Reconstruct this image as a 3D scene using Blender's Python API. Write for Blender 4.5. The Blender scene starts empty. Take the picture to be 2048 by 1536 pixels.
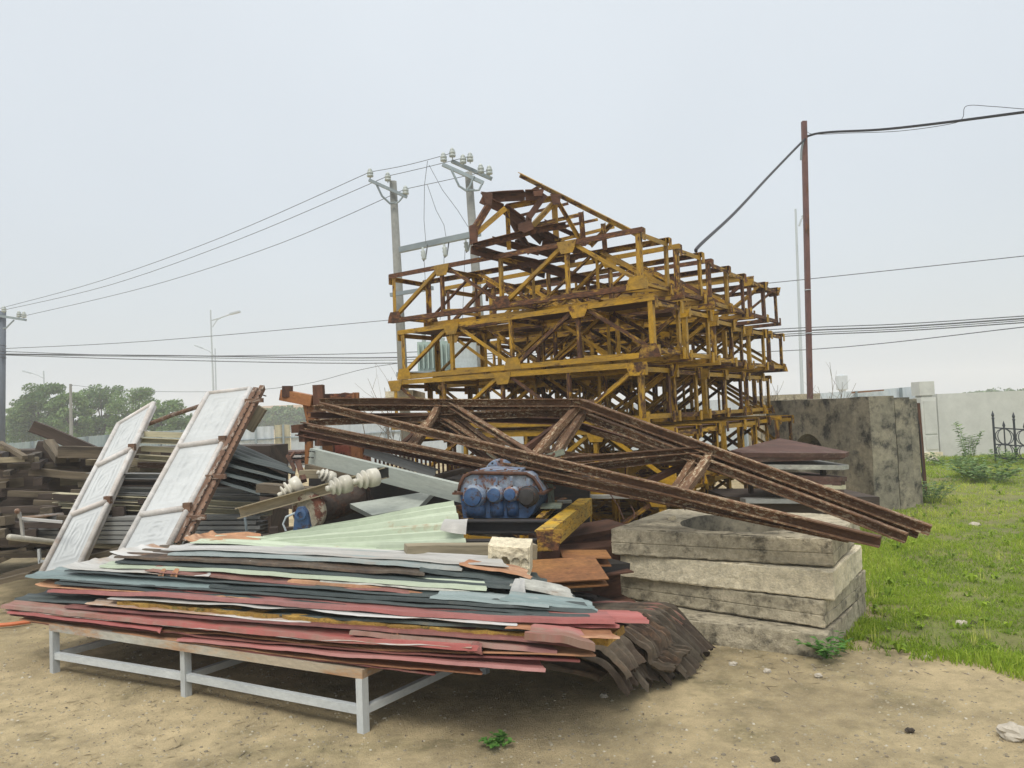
import bpy, math, random
from mathutils import Vector, Matrix, noise
R = math.radians
rnd = random.Random(11)
sc = bpy.context.scene
V = Vector
HAZE_D = 0.0024
# ------------------------------------------------------------------ camera
PITCH, ROLL, FPX, CAMZ = R(2.28), 0.040, 1538.0, 1.6
_f = V((0, math.cos(PITCH), math.sin(PITCH))); _u = V((0, -math.sin(PITCH), math.cos(PITCH))); _r = V((1, 0, 0))
_i = _r * math.cos(ROLL) - _u * math.sin(ROLL); _j = _r * math.sin(ROLL) + _u * math.cos(ROLL)
cd = bpy.data.cameras.new('camera'); cam = bpy.data.objects.new('camera', cd); sc.collection.objects.link(cam)
cd.sensor_width = 36; cd.lens = 36 * FPX / 2048; cd.clip_end = 3000; cd.clip_start = 0.05
mw = Matrix((_i, _j, -_f)).transposed().to_4x4(); mw.translation = V((0, 0, CAMZ)); cam.matrix_world = mw
sc.camera = cam
# ------------------------------------------------------------------ world, sun, exposure
w = bpy.data.worlds.new('World'); sc.world = w; w.use_nodes = True
nt = w.node_tree; nt.nodes.clear(); N = nt.nodes.new; Lk = nt.links.new
sky = N('ShaderNodeTexSky'); sky.sky_type = 'NISHITA'; sky.sun_disc = False
SUN_EL, SUN_AZ = R(58), R(195)
sky.sun_elevation = SUN_EL; sky.sun_rotation = SUN_AZ; sky.air_density = 1.5; sky.dust_density = 4
b1 = N('ShaderNodeBackground'); b1.inputs[1].default_value = 0.02; Lk(sky.outputs[0], b1.inputs[0])
tc = N('ShaderNodeTexCoord'); sx = N('ShaderNodeSeparateXYZ'); Lk(tc.outputs['Generated'], sx.inputs[0])
cr = N('ShaderNodeValToRGB'); Lk(sx.outputs[2], cr.inputs[0])
e = cr.color_ramp.elements; e[0].position = 0.0; e[0].color = (.545, .585, .615, 1); e[1].position = 1.0; e[1].color = (1.6, 1.58, 1.54, 1)
k = e.new(.25); k.color = (.59, .63, .67, 1); k = e.new(.5); k.color = (.645, .685, .72, 1); k = e.new(.72); k.color = (1.15, 1.15, 1.14, 1)
nz = N('ShaderNodeTexNoise'); nz.inputs['Scale'].default_value = 1.6; nz.inputs['Detail'].default_value = 3; Lk(tc.outputs['Generated'], nz.inputs[0])
mr = N('ShaderNodeMapRange'); Lk(nz.outputs[0], mr.inputs[0]); mr.inputs[1].default_value = .3; mr.inputs[2].default_value = .7; mr.inputs[3].default_value = .95; mr.inputs[4].default_value = 1.05
b2 = N('ShaderNodeBackground'); Lk(cr.outputs[0], b2.inputs[0]); Lk(mr.outputs[0], b2.inputs[1])
ad = N('ShaderNodeAddShader'); Lk(b1.outputs[0], ad.inputs[0]); Lk(b2.outputs[0], ad.inputs[1])
wo = N('ShaderNodeOutputWorld'); Lk(ad.outputs[0], wo.inputs[0])
sd = bpy.data.lights.new('sun', 'SUN'); sd.energy = 1.6; sd.angle = R(22); sd.color = (1, .96, .88)
so = bpy.data.objects.new('sun', sd); sc.collection.objects.link(so)
sdir = V((math.sin(SUN_AZ) * math.cos(SUN_EL), math.cos(SUN_AZ) * math.cos(SUN_EL), math.sin(SUN_EL)))
so.rotation_euler = sdir.to_track_quat('Z', 'Y').to_euler(); so.location = (0, 0, 30)
sc.view_settings.view_transform = 'Standard'; sc.view_settings.look = 'None'; sc.view_settings.exposure = 0.12; sc.view_settings.gamma = 1
sc.cycles.max_bounces = 6; sc.cycles.volume_bounces = 2
# ------------------------------------------------------------------ pixel helpers (photo pixels, 2048 x 1536)
def ray(px, py):
    x, y = (px - 1024) / FPX, (768 - py) / FPX
    return _i * x + _j * y + _f
def at(px, py, D):                 # point on the ray at world Y = D
    d = ray(px, py); return V((0, 0, CAMZ)) + d * (D / d.y)
def gz(px, py, z=0.0):             # point on the ray at height z
    d = ray(px, py); return V((0, 0, CAMZ)) + d * ((z - CAMZ) / d.z)
def onplane(px, py, o, n):
    d = ray(px, py); c = V((0, 0, CAMZ)); return c + d * ((o - c).dot(n) / d.dot(n))
# ------------------------------------------------------------------ tagging
def tag(o, label, cat, group=None, kind=None):
    if label: o['label'] = label
    if cat: o['category'] = cat
    if group: o['group'] = group
    if kind: o['kind'] = kind
    return o
def thing(name, loc, label, cat, group=None, rotz=0):
    o = bpy.data.objects.new(name, None); sc.collection.objects.link(o); o.empty_display_size = .1
    o.location = loc; o.rotation_euler = (0, 0, rotz); return tag(o, label, cat, group)
# ------------------------------------------------------------------ mesh builder
class MB:
    def __init__(s): s.v = []; s.g = []; s.f = []
    def add(s, vs, fs, gs=None):
        n = len(s.v); s.v += [V(p) for p in vs]; s.g += gs if gs else [tuple(p) for p in vs]
        s.f += [tuple(i + n for i in f) for f in fs]; return s
    def ext(s, prof, p0, p1, up=(0, 0, 1), taper=1.0, seg=1, wob=0.0):
        p0, p1 = V(p0), V(p1); d = p1 - p0; L = d.length
        if L < 1e-6: return s
        d.normalize(); up = V(up); sd_ = d.cross(up)
        if sd_.length < 1e-4: sd_ = d.cross(V((1, 0, 0)))
        sd_.normalize(); uu = sd_.cross(d); n = len(prof); sd0 = rnd.uniform(0, 30)
        per = [0]
        for i in range(1, n): per.append(per[-1] + math.dist(prof[i], prof[i - 1]))
        vs, gs = [], []
        for q in range(seg + 1):
            t = q / seg; k = 1 + (taper - 1) * t; c = p0 + d * (L * t)
            if wob: c = c + (sd_ * noise.noise(V((t * 3, sd0, 0))) + uu * noise.noise(V((t * 3, sd0, 9)))) * wob
            for i, (a, b) in enumerate(prof):
                vs.append(c + sd_ * a * k + uu * b * k); gs.append((L * t + sd0, per[i], sd0))
        fs = []
        for q in range(seg):
            for i in range(n):
                j = (i + 1) % n; fs.append((q * n + i, q * n + j, (q + 1) * n + j, (q + 1) * n + i))
        fs.append(tuple(reversed(range(n)))); fs.append(tuple(range(seg * n, seg * n + n)))
        return s.add(vs, fs, gs)
    def bar(s, p0, p1, w_, h, up=(0, 0, 1), **k):
        a, b = w_ / 2, h / 2; return s.ext([(-a, -b), (a, -b), (a, b), (-a, b)], p0, p1, up, **k)
    def L(s, p0, p1, z, t=.007, fx=1, fy=1, up=(0, 0, 1), **k):
        pr = [(0, 0), (z, 0), (z, t), (t, t), (t, z), (0, z)]
        return s.ext([(a * fx, b * fy) for a, b in pr], p0, p1, up, **k)
    def C(s, p0, p1, h, w_, t=.007, fx=1, up=(0, 0, 1), **k):        # channel, open towards +side * fx
        a = h / 2; pr = [(0, -a), (w_, -a), (w_, -a + t), (t, -a + t), (t, a - t), (w_, a - t), (w_, a), (0, a)]
        return s.ext([(x * fx, y) for x, y in pr], p0, p1, up, **k)
    def I(s, p0, p1, h, w_, t=.01, up=(0, 0, 1), **k):
        a, b, c = h / 2, w_ / 2, t / 2
        return s.ext([(-b, -a), (b, -a), (b, -a + t), (c, -a + t), (c, a - t), (b, a - t), (b, a), (-b, a), (-b, a - t), (-c, a - t), (-c, -a + t), (-b, -a + t)], p0, p1, up, **k)
    def tube(s, pts, r, n=8, cap=True):
        pts = [V(p) for p in pts]; m = len(pts); rr = r if isinstance(r, (list, tuple)) else [r] * m
        vs, gs, fs = [], [], []; ref = None; dist = rnd.uniform(0, 20)
        for i, p in enumerate(pts):
            d = (pts[min(i + 1, m - 1)] - pts[max(i - 1, 0)]).normalized()
            if ref is None: ref = d.orthogonal().normalized()
            ref = (ref - d * ref.dot(d)).normalized(); b = d.cross(ref)
            if i: dist += (p - pts[i - 1]).length
            for k in range(n):
                a = 2 * math.pi * k / n; vs.append(p + (ref * math.cos(a) + b * math.sin(a)) * rr[i]); gs.append((dist, rr[i] * min(a, 6.283 - a), dist))
        for i in range(m - 1):
            for k in range(n):
                k2 = (k + 1) % n; fs.append((i * n + k, i * n + k2, (i + 1) * n + k2, (i + 1) * n + k))
        if cap: fs.append(tuple(reversed(range(n)))); fs.append(tuple(range((m - 1) * n, m * n)))
        return s.add(vs, fs, gs)
    def lathe(s, p, axis, prof, n=20):          # prof: (distance along axis, radius)
        p, ax = V(p), V(axis).normalized(); a0 = ax.orthogonal().normalized(); b0 = ax.cross(a0); vs, fs = [], []
        for (t, r) in prof:
            for k in range(n):
                a = 2 * math.pi * k / n; vs.append(p + ax * t + (a0 * math.cos(a) + b0 * math.sin(a)) * max(r, 1e-4))
        for i in range(len(prof) - 1):
            for k in range(n):
                k2 = (k + 1) % n; fs.append((i * n + k, i * n + k2, (i + 1) * n + k2, (i + 1) * n + k))
        fs.append(tuple(reversed(range(n)))); fs.append(tuple(range((len(prof) - 1) * n, len(prof) * n)))
        return s.add(vs, fs)
    def slab(s, c4, z0, z1):                    # plan quad (x, y) list, with a z for each or a number
        q = lambda z, i: z[i] if isinstance(z, (list, tuple)) else z
        vs = [(c[0], c[1], q(z0, i)) for i, c in enumerate(c4)] + [(c[0], c[1], q(z1, i)) for i, c in enumerate(c4)]
        return s.add(vs, [(3, 2, 1, 0), (4, 5, 6, 7), (0, 1, 5, 4), (1, 2, 6, 5), (2, 3, 7, 6), (3, 0, 4, 7)])
    def box(s, c, sz, rotz=0, tilt=None):
        m = Matrix.Rotation(rotz, 3, 'Z')
        if tilt: m = m @ Matrix.Rotation(tilt[0], 3, 'X') @ Matrix.Rotation(tilt[1], 3, 'Y')
        vs = [V(c) + m @ V((sz[0] / 2 * a, sz[1] / 2 * b, sz[2] / 2 * d)) for d in (-1, 1) for b in (-1, 1) for a in (-1, 1)]
        return s.add(vs, [(0, 2, 3, 1), (4, 5, 7, 6), (0, 1, 5, 4), (1, 3, 7, 5), (3, 2, 6, 7), (2, 0, 4, 6)])
    def plate(s, pts, t):                       # polygon in 3-D, thickened
        pts = [V(p) for p in pts]; nn = (pts[1] - pts[0]).cross(pts[2] - pts[0]).normalized() * (t / 2); n = len(pts)
        fs = [tuple(range(n)), tuple(reversed(range(n, 2 * n)))] + [(i, i + n, (i + 1) % n + n, (i + 1) % n) for i in range(n)]
        return s.add([p + nn for p in pts] + [p - nn for p in pts], fs)
    def grid(s, fn, nu, nv, t=0.0015, gfn=None):          # fn(a, b) -> point, a, b in 0..1, thickened downwards
        top = [[V(fn(i / nu, j / nv)) for j in range(nv + 1)] for i in range(nu + 1)]; so_ = rnd.uniform(0, 40)
        vs, gs = [], []
        for lay in (0, 1):
            for i in range(nu + 1):
                for j in range(nv + 1):
                    p = top[i][j]
                    if lay:
                        du = top[min(i + 1, nu)][j] - top[max(i - 1, 0)][j]; dv = top[i][min(j + 1, nv)] - top[i][max(j - 1, 0)]
                        p = p - du.cross(dv).normalized() * t
                    vs.append(p); gs.append(tuple(gfn(i / nu, j / nv)) + (so_,) if gfn else (p.x, p.y, p.z))
        A = lambda i, j, l=0: l * (nu + 1) * (nv + 1) + i * (nv + 1) + j
        fs = []
        for i in range(nu):
            for j in range(nv):
                fs.append((A(i, j), A(i + 1, j), A(i + 1, j + 1), A(i, j + 1))); fs.append((A(i, j, 1), A(i, j + 1, 1), A(i + 1, j + 1, 1), A(i + 1, j, 1)))
        for i in range(nu): fs.append((A(i, 0), A(i, 0, 1), A(i + 1, 0, 1), A(i + 1, 0))); fs.append((A(i, nv), A(i + 1, nv), A(i + 1, nv, 1), A(i, nv, 1)))
        for j in range(nv): fs.append((A(0, j), A(0, j + 1), A(0, j + 1, 1), A(0, j, 1))); fs.append((A(nu, j), A(nu, j, 1), A(nu, j + 1, 1), A(nu, j + 1)))
        return s.add(vs, fs, gs)
    def build(s, name, m, parent=None, smooth=False, label=None, cat=None, group=None, kind=None):
        org = V((0, 0, 0))
        if parent is not None:
            p = parent; org = V((0, 0, 0)); 
            while p is not None: org += p.location; p = p.parent
            if parent.get('local'): org = V((0, 0, 0))
        elif s.v:
            xs = [p.x for p in s.v]; ys = [p.y for p in s.v]; zs = [p.z for p in s.v]
            org = V(((min(xs) + max(xs)) / 2, (min(ys) + max(ys)) / 2, min(zs)))
        me = bpy.data.meshes.new(name); me.from_pydata([tuple(p - org) for p in s.v], [], s.f)
        at_ = me.attributes.new('gc', 'FLOAT_VECTOR', 'POINT'); at_.data.foreach_set('vector', [c for g in s.g for c in g])
        me.materials.append(m)
        if smooth: me.polygons.foreach_set('use_smooth', [True] * len(me.polygons))
        me.update()
        o = bpy.data.objects.new(name, me); sc.collection.objects.link(o)
        if parent is not None: o.parent = parent
        else: o.location = org
        return tag(o, label, cat, group, kind)
def copy_tree(o, parent=None):
    c = o.copy(); sc.collection.objects.link(c); c.parent = parent
    for ch in [q for q in o.children]: copy_tree(ch, c)
    return c
# ------------------------------------------------------------------ materials
def W(name, base, base2, rust=(.10, .04, .02), rust2=(.25, .10, .035), amt=.5, var=.0, scale=6.0, soft=.06, along=.35, rough=.6, metal=0.0,
      bump=.25, spk=None, spk_amt=.0, bright=.25, fine=60.0, bscale=1.2, nv=1.0):
    """weathered surface: two paint tones, patches of rust or dirt, fine speckle, bump; varies with each object"""
    m = bpy.data.materials.new(name); m.use_nodes = True; t = m.node_tree; nd = t.nodes; lk = t.links.new; bs = nd['Principled BSDF']
    def n(ty, **k):
        x = nd.new(ty)
        for a, b in k.items(): setattr(x, a, b)
        return x
    oi = n('ShaderNodeObjectInfo'); ga = n('ShaderNodeAttribute', attribute_name='gc'); mp = n('ShaderNodeVectorMath', operation='MULTIPLY'); mp.inputs[1].default_value = (along, 1, 1)
    lk(ga.outputs['Vector'], mp.inputs[0]); sc_ = n('ShaderNodeVectorMath', operation='SCALE'); sc_.inputs[0].default_value = (31, 17, 53); lk(oi.outputs['Random'], sc_.inputs['Scale'])
    ve = n('ShaderNodeVectorMath', operation='ADD'); lk(mp.outputs[0], ve.inputs[0]); lk(sc_.outputs[0], ve.inputs[1])
    def nz(s_, d=6, ro=.6):
        x = n('ShaderNodeTexNoise'); x.inputs['Scale'].default_value = s_; x.inputs['Detail'].default_value = d; x.inputs['Roughness'].default_value = ro; lk(ve.outputs[0], x.inputs[0]); return x
    def math_(op, a, b=None):
        x = n('ShaderNodeMath', operation=op)
        for i, q in enumerate((a, b)):
            if q is None: continue
            if isinstance(q, (int, float)): x.inputs[i].default_value = q
            else: lk(q, x.inputs[i])
        return x.outputs[0]
    def rng(x, lo, hi):
        r = n('ShaderNodeMapRange'); r.interpolation_type = 'SMOOTHSTEP'; lk(x, r.inputs[0])
        for i, q in ((1, lo), (2, hi)):
            if isinstance(q, (int, float)): r.inputs[i].default_value = q
            else: lk(q, r.inputs[i])
        return r.outputs[0]
    def mix(f, a, b):
        x = n('ShaderNodeMix', data_type='RGBA'); lk(f, x.inputs[0])
        for i, q in ((6, a), (7, b)):
            if isinstance(q, tuple): x.inputs[i].default_value = q + (1,)
            else: lk(q, x.inputs[i])
        return x.outputs[2]
    A = nz(scale * .45, 4); B = nz(scale, 9, .68); Cn = nz(scale * 3, 8, .7); Fn = nz(fine, 4, .7)
    col = mix(rng(A.outputs[0], .38, .62), base, base2)
    rc = mix(rng(Cn.outputs[0], .35, .68), rust, rust2)
    # threshold moves with the object
    th = math_('SUBTRACT', .5 + (.5 - amt) * .5, math_('MULTIPLY', math_('SUBTRACT', oi.outputs['Random'], .5), var * .6))
    mk = rng(math_('ADD', math_('MULTIPLY', B.outputs[0], .8), math_('MULTIPLY', Fn.outputs[0], .2)), th, math_('ADD', th, soft))
    col = mix(mk, col, rc)
    if spk: col = mix(math_('MULTIPLY', rng(nz(fine * .55, 6, .75).outputs[0], .56 - spk_amt * .3, .62 - spk_amt * .3), rng(A.outputs[0], .35, .6)), col, spk)
    hv = n('ShaderNodeHueSaturation'); lk(col, hv.inputs['Color'])
    fv = math_('ADD', math_('ADD', math_('MULTIPLY', math_('SUBTRACT', Cn.outputs[0], .5), 1.5 * nv), math_('MULTIPLY', math_('SUBTRACT', Fn.outputs[0], .5), .9 * nv)), math_('ADD', 1 - bright / 2, math_('MULTIPLY', oi.outputs['Random'], bright)))
    lk(fv, hv.inputs['Value']); lk(hv.outputs[0], bs.inputs['Base Color'])
    rr = n('ShaderNodeMapRange'); lk(mk, rr.inputs[0]); rr.inputs[3].default_value = rough; rr.inputs[4].default_value = .88; lk(rr.outputs[0], bs.inputs['Roughness'])
    bs.inputs['Metallic'].default_value = metal
    bp = n('ShaderNodeBump'); bp.inputs['Strength'].default_value = bump; bp.inputs['Distance'].default_value = .006 * bscale
    lk(math_('ADD', math_('MULTIPLY', Cn.outputs[0], .8), math_('MULTIPLY', Fn.outputs[0], .5)), bp.inputs['Height']); lk(bp.outputs[0], bs.inputs['Normal'])
    return m
def P(name, col, rough=.6, metal=0):
    m = bpy.data.materials.new(name); m.use_nodes = True; b = m.node_tree.nodes['Principled BSDF']; t = m.node_tree
    nz = t.nodes.new('ShaderNodeTexNoise'); nz.inputs['Scale'].default_value = 9; nz.inputs['Detail'].default_value = 6
    mx = t.nodes.new('ShaderNodeMix'); mx.data_type = 'RGBA'; t.links.new(nz.outputs[0], mx.inputs[0])
    mx.inputs[6].default_value = tuple(c * .7 for c in col) + (1,); mx.inputs[7].default_value = tuple(min(1, c * 1.3) for c in col) + (1,)
    t.links.new(mx.outputs[2], b.inputs['Base Color']); b.inputs['Roughness'].default_value = rough; b.inputs['Metallic'].default_value = metal; return m
DR, OR = (.038, .019, .013), (.19, .075, .028)
M = dict(
    yellow=W('yellow_paint', (.46, .255, .008), (.32, .185, .02), DR, (.10, .04, .016), amt=.51, var=.45, scale=8, along=.7, soft=.13, bright=.35, rough=.55),
    yellow_chipped=W('chipped_yellow_paint', (.46, .27, .012), (.32, .22, .04), DR, (.16, .07, .03), amt=.46, var=0, scale=14, along=1, soft=.08),
    yellow_old=W('old_yellow_paint', (.43, .24, .010), (.30, .18, .03), DR, (.15, .06, .022), amt=.57, var=.4, scale=9, along=.6, soft=.08, bright=.3),
    rust=W('brown_rust', (.075, .034, .02), (.115, .05, .028), (.038, .019, .014), (.085, .038, .022), amt=.45, scale=8, along=.3, rough=.85, bump=.5),
    rust_flake=W('flaking_rust', (.10, .050, .024), (.14, .068, .030), (.045, .025, .015), (.10, .048, .025), amt=.4, scale=9, along=.5, rough=.85, bump=.6, spk=(.36, .29, .19), spk_amt=.16, fine=95),
    rust_orange=W('orange_rust', (.25, .115, .035), (.19, .08, .028), (.12, .045, .02), (.2, .08, .03), amt=.4, scale=5, along=.5, rough=.85, bump=.4),
    orange=W('orange_paint', (.31, .13, .042), (.24, .095, .035), DR, (.16, .05, .025), amt=.5, scale=6, along=.5),
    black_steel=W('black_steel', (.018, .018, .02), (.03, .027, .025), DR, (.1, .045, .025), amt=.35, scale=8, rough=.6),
    grey_steel=W('grey_painted_steel', (.34, .37, .33), (.28, .31, .28), (.22, .20, .16), (.3, .18, .10), amt=.2, scale=5, along=.4, bump=.1, soft=.2, nv=0.4),
    bench=W('bench_paint', (.50, .53, .53), (.43, .46, .47), (.36, .25, .15), (.32, .16, .08), amt=.16, scale=5, along=.4, bump=.08, soft=.15, nv=0.35),
    bench_top=W('bench_paint_rusting', (.45, .46, .42), (.42, .36, .27), (.36, .17, .07), (.42, .27, .15), amt=.58, scale=5, along=.3, bump=.15, soft=.15, nv=0.6),
    galv=W('galvanised_steel', (.24, .29, .31), (.19, .23, .25), (.20, .22, .22), (.25, .24, .2), amt=.3, scale=3, bump=.05, soft=.2, rough=.45, nv=0.3),
    red=W('faded_red_sheet', (.33, .085, .075), (.31, .145, .13), (.25, .19, .155), (.14, .07, .045), amt=.50, var=.4, scale=3.2, along=.18, soft=.18, bump=.1, bright=.3, rough=.45, nv=0.55),
    maroon=W('maroon_sheet', (.15, .045, .04), (.20, .075, .06), (.10, .05, .035), (.20, .12, .09), amt=.45, var=.4, scale=4, along=.2, soft=.15, bump=.2),
    teal=W('blue_green_sheet', (.16, .22, .22), (.23, .27, .265), (.36, .36, .33), (.16, .09, .055), amt=.46, var=.3, scale=3.2, along=.15, soft=.15, bump=.1, bright=.3, rough=.4, nv=0.5),
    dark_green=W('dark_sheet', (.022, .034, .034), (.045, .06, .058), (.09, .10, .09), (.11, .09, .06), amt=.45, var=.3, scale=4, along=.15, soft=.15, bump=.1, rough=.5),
    white_sheet=W('white_sheet', (.48, .48, .47), (.34, .33, .30), (.38, .27, .19), (.22, .12, .07), amt=.42, var=.3, scale=3.2, along=.15, soft=.12, bump=.1, rough=.45, nv=0.5),
    mint=W('pale_green_sheet', (.42, .48, .36), (.36, .42, .31), (.36, .30, .20), (.25, .13, .06), amt=.33, var=.15, scale=4, along=.3, soft=.1, bump=.1, rough=.45, nv=0.3),
    rust_sheet=W('rusted_sheet', (.36, .19, .10), (.27, .12, .06), (.14, .06, .035), (.42, .30, .2), amt=.45, scale=4, along=.25, soft=.15, bump=.35, rough=.85),
    old_sheet=W('dirty_rusted_sheet', (.05, .034, .024), (.085, .07, .05), (.03, .018, .014), (.12, .07, .04), amt=.5, var=.3, scale=5, along=.5, soft=.2, bump=.35, rough=.85, bright=.6),
    foam=W('old_insulation_foam', (.36, .22, .045), (.26, .15, .035), (.10, .07, .02), (.17, .15, .04), amt=.42, scale=18, along=.7, bump=1.0, rough=.95),
    concrete=W('weathered_concrete', (.47, .415, .30), (.36, .32, .23), (.09, .078, .052), (.15, .135, .10), amt=.54, scale=8, along=1, soft=.16, bump=1.0, rough=.95, fine=75, bscale=2.6),
    concrete_light=W('pale_concrete', (.70, .625, .455), (.60, .535, .39), (.19, .16, .10), (.28, .20, .11), amt=.40, scale=6, along=1, soft=.2, bump=1.0, rough=.95, fine=75, bscale=2.6),
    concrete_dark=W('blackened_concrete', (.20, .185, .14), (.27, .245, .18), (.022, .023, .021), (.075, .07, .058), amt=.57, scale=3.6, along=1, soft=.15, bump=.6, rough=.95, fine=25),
    wall=W('plastered_wall', (.58, .585, .55), (.53, .535, .50), (.35, .345, .31), (.38, .38, .35), amt=.35, scale=1.2, along=1, soft=.3, bump=.1, rough=.9, bright=.05, nv=0.3),
    pole_concrete=W('pole_concrete', (.23, .235, .215), (.19, .195, .18), (.19, .19, .17), (.24, .235, .21), amt=.4, scale=3, along=.3, soft=.3, bump=.1, rough=.9, bright=.08, nv=0.5),
    wood=W('weathered_timber', (.15, .12, .08), (.10, .08, .055), (.03, .024, .018), (.07, .054, .038), amt=.5, var=.7, scale=9, along=.09, soft=.3, bump=.6, rough=.9, bright=.9),
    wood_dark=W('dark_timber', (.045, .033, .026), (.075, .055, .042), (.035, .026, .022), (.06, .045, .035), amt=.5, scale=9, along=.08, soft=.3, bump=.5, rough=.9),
    wood_pale=W('pale_sawn_timber', (.30, .255, .17), (.23, .195, .13), (.15, .12, .085), (.22, .18, .12), amt=.4, scale=6, along=.1, soft=.3, bump=.5, rough=.9),
    cream=W('cream_steel', (.50, .46, .32), (.42, .39, .27), (.35, .28, .18), (.28, .16, .09), amt=.28, scale=5, along=.3, soft=.12, bump=.1, rough=.5, bright=.25, nv=0.5),
    ivory=W('door_panel', (.46, .48, .48), (.40, .42, .42), (.37, .36, .33), (.30, .24, .19), amt=.27, scale=3, along=1, soft=.2, bump=.08, rough=.55, bright=.08, nv=0.25),
    rail=W('door_frame_tube', (.55, .54, .52), (.46, .42, .38), (.30, .17, .11), (.38, .27, .20), amt=.34, scale=4, along=.3, soft=.15, bump=.15, rough=.6, nv=0.6),
    rust_post=W('rusty_slotted_steel', (.16, .09, .055), (.12, .065, .04), (.09, .045, .03), (.30, .22, .16), amt=.45, scale=8, along=.4, soft=.12, bump=.4, rough=.85, spk=(.35, .30, .25), spk_amt=.1),
    blue=W('blue_machine_paint', (.025, .07, .17), (.05, .10, .20), (.06, .032, .022), (.04, .045, .06), amt=.46, scale=14, along=1, soft=.08, bump=.2, rough=.5, nv=0.6),
    blue_pale=W('chalky_blue_paint', (.25, .29, .34), (.13, .19, .30), (.13, .055, .035), (.22, .13, .09), amt=.50, scale=11, along=1, soft=.08, bump=.2, rough=.6, nv=0.7),
    green_steel=W('green_machine_paint', (.12, .15, .125), (.18, .20, .15), DR, (.15, .08, .05), amt=.4, scale=12, along=.6, soft=.08),
    porcelain=W('glazed_porcelain', (.50, .48, .41), (.44, .42, .35), (.50, .44, .32), (.40, .33, .22), amt=.26, scale=9, along=1, soft=.2, bump=.05, rough=.25, nv=0.3),
    alu=W('grey_profile', (.26, .265, .255), (.20, .205, .20), (.14, .135, .125), (.20, .19, .17), amt=.38, scale=5, along=.15, soft=.2, bump=.1, rough=.5, bright=.4, nv=0.6),
    maroon_board=W('maroon_form_board', (.075, .036, .027), (.11, .055, .042), (.035, .02, .015), (.17, .13, .10), amt=.5, scale=6, along=.4, soft=.15, bump=.3, rough=.8),
    grey_board=W('grey_form_board', (.38, .38, .33), (.31, .31, .28), (.12, .09, .07), (.2, .16, .12), amt=.4, scale=6, along=.4, soft=.15, bump=.3, rough=.8),
    iron=P('black_wrought_iron', (.02, .025, .035), .5), cable=P('black_cable', (.015, .015, .02), .5), wire=P('overhead_wire', (.09, .10, .11), .6),
    lamp=P('lamp_post_paint', (.42, .47, .50), .5), transformer=P('pale_green_tank', (.33, .42, .38), .5), ceramic_line=P('line_insulator', (.38, .42, .40), .3),
    dark=P('dark_opening', (.012, .012, .012), .9), tan=P('tan_roof', (.5, .38, .27), .8), hose=P('orange_hose', (.55, .15, .05), .5), bark=P('bark', (.10, .085, .065), .9),
    twig=P('dry_twig', (.16, .13, .10), .9), rock=P('pale_rock', (.42, .38, .31), .9), rock_dark=P('dark_clod', (.045, .035, .025), .9), teal_fence=W('corrugated_fence', (.36, .44, .45), (.30, .38, .40), (.26, .30, .30), (.42, .40, .33), amt=.35, scale=.5, along=1, soft=.25, bump=.02, bright=.12, nv=0.4),
    light_fence=W('zinc_fence', (.52, .57, .60), (.46, .51, .54), (.38, .36, .34), (.30, .10, .07), amt=.22, scale=1, along=1, soft=.1, bump=.02, rough=.45, nv=0.3),
)
def leafmat(name, c1, c2, c3, trans=.25):
    m = bpy.data.materials.new(name); m.use_nodes = True; t = m.node_tree; b = t.nodes['Principled BSDF']
    g = t.nodes.new('ShaderNodeAttribute'); g.attribute_name = 'gc'; cr = t.nodes.new('ShaderNodeValToRGB'); s_ = t.nodes.new('ShaderNodeSeparateXYZ')
    t.links.new(g.outputs['Vector'], s_.inputs[0]); t.links.new(s_.outputs[0], cr.inputs[0]); e = cr.color_ramp.elements
    e[0].color = c1 + (1,); e[1].color = c3 + (1,); q = e.new(.5); q.color = c2 + (1,)
    t.links.new(cr.outputs[0], b.inputs['Base Color']); b.inputs['Roughness'].default_value = .6; b.inputs['Specular IOR Level'].default_value = .25
    tr = t.nodes.new('ShaderNodeBsdfTranslucent'); t.links.new(cr.outputs[0], tr.inputs[0]); mx = t.nodes.new('ShaderNodeMixShader'); mx.inputs[0].default_value = trans
    t.links.new(b.outputs[0], mx.inputs[1]); t.links.new(tr.outputs[0], mx.inputs[2]); t.links.new(mx.outputs[0], t.nodes['Material Output'].inputs[0]); return m
M['grass'] = leafmat('grass_blades', (.13, .22, .018), (.32, .45, .035), (.56, .58, .14), .4)
M['leaf'] = leafmat('tree_leaves', (.06, .125, .04), (.11, .19, .06), (.20, .29, .11), .25)
M['leaf_light'] = leafmat('light_leaves', (.09, .16, .05), (.16, .26, .08), (.26, .36, .14), .3)
M['weed'] = leafmat('weed_leaves', (.06, .16, .03), (.10, .26, .05), (.18, .34, .08), .3)
M['pebble'] = leafmat('pebbles', (.18, .155, .11), (.34, .30, .21), (.60, .57, .48), 0)
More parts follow.
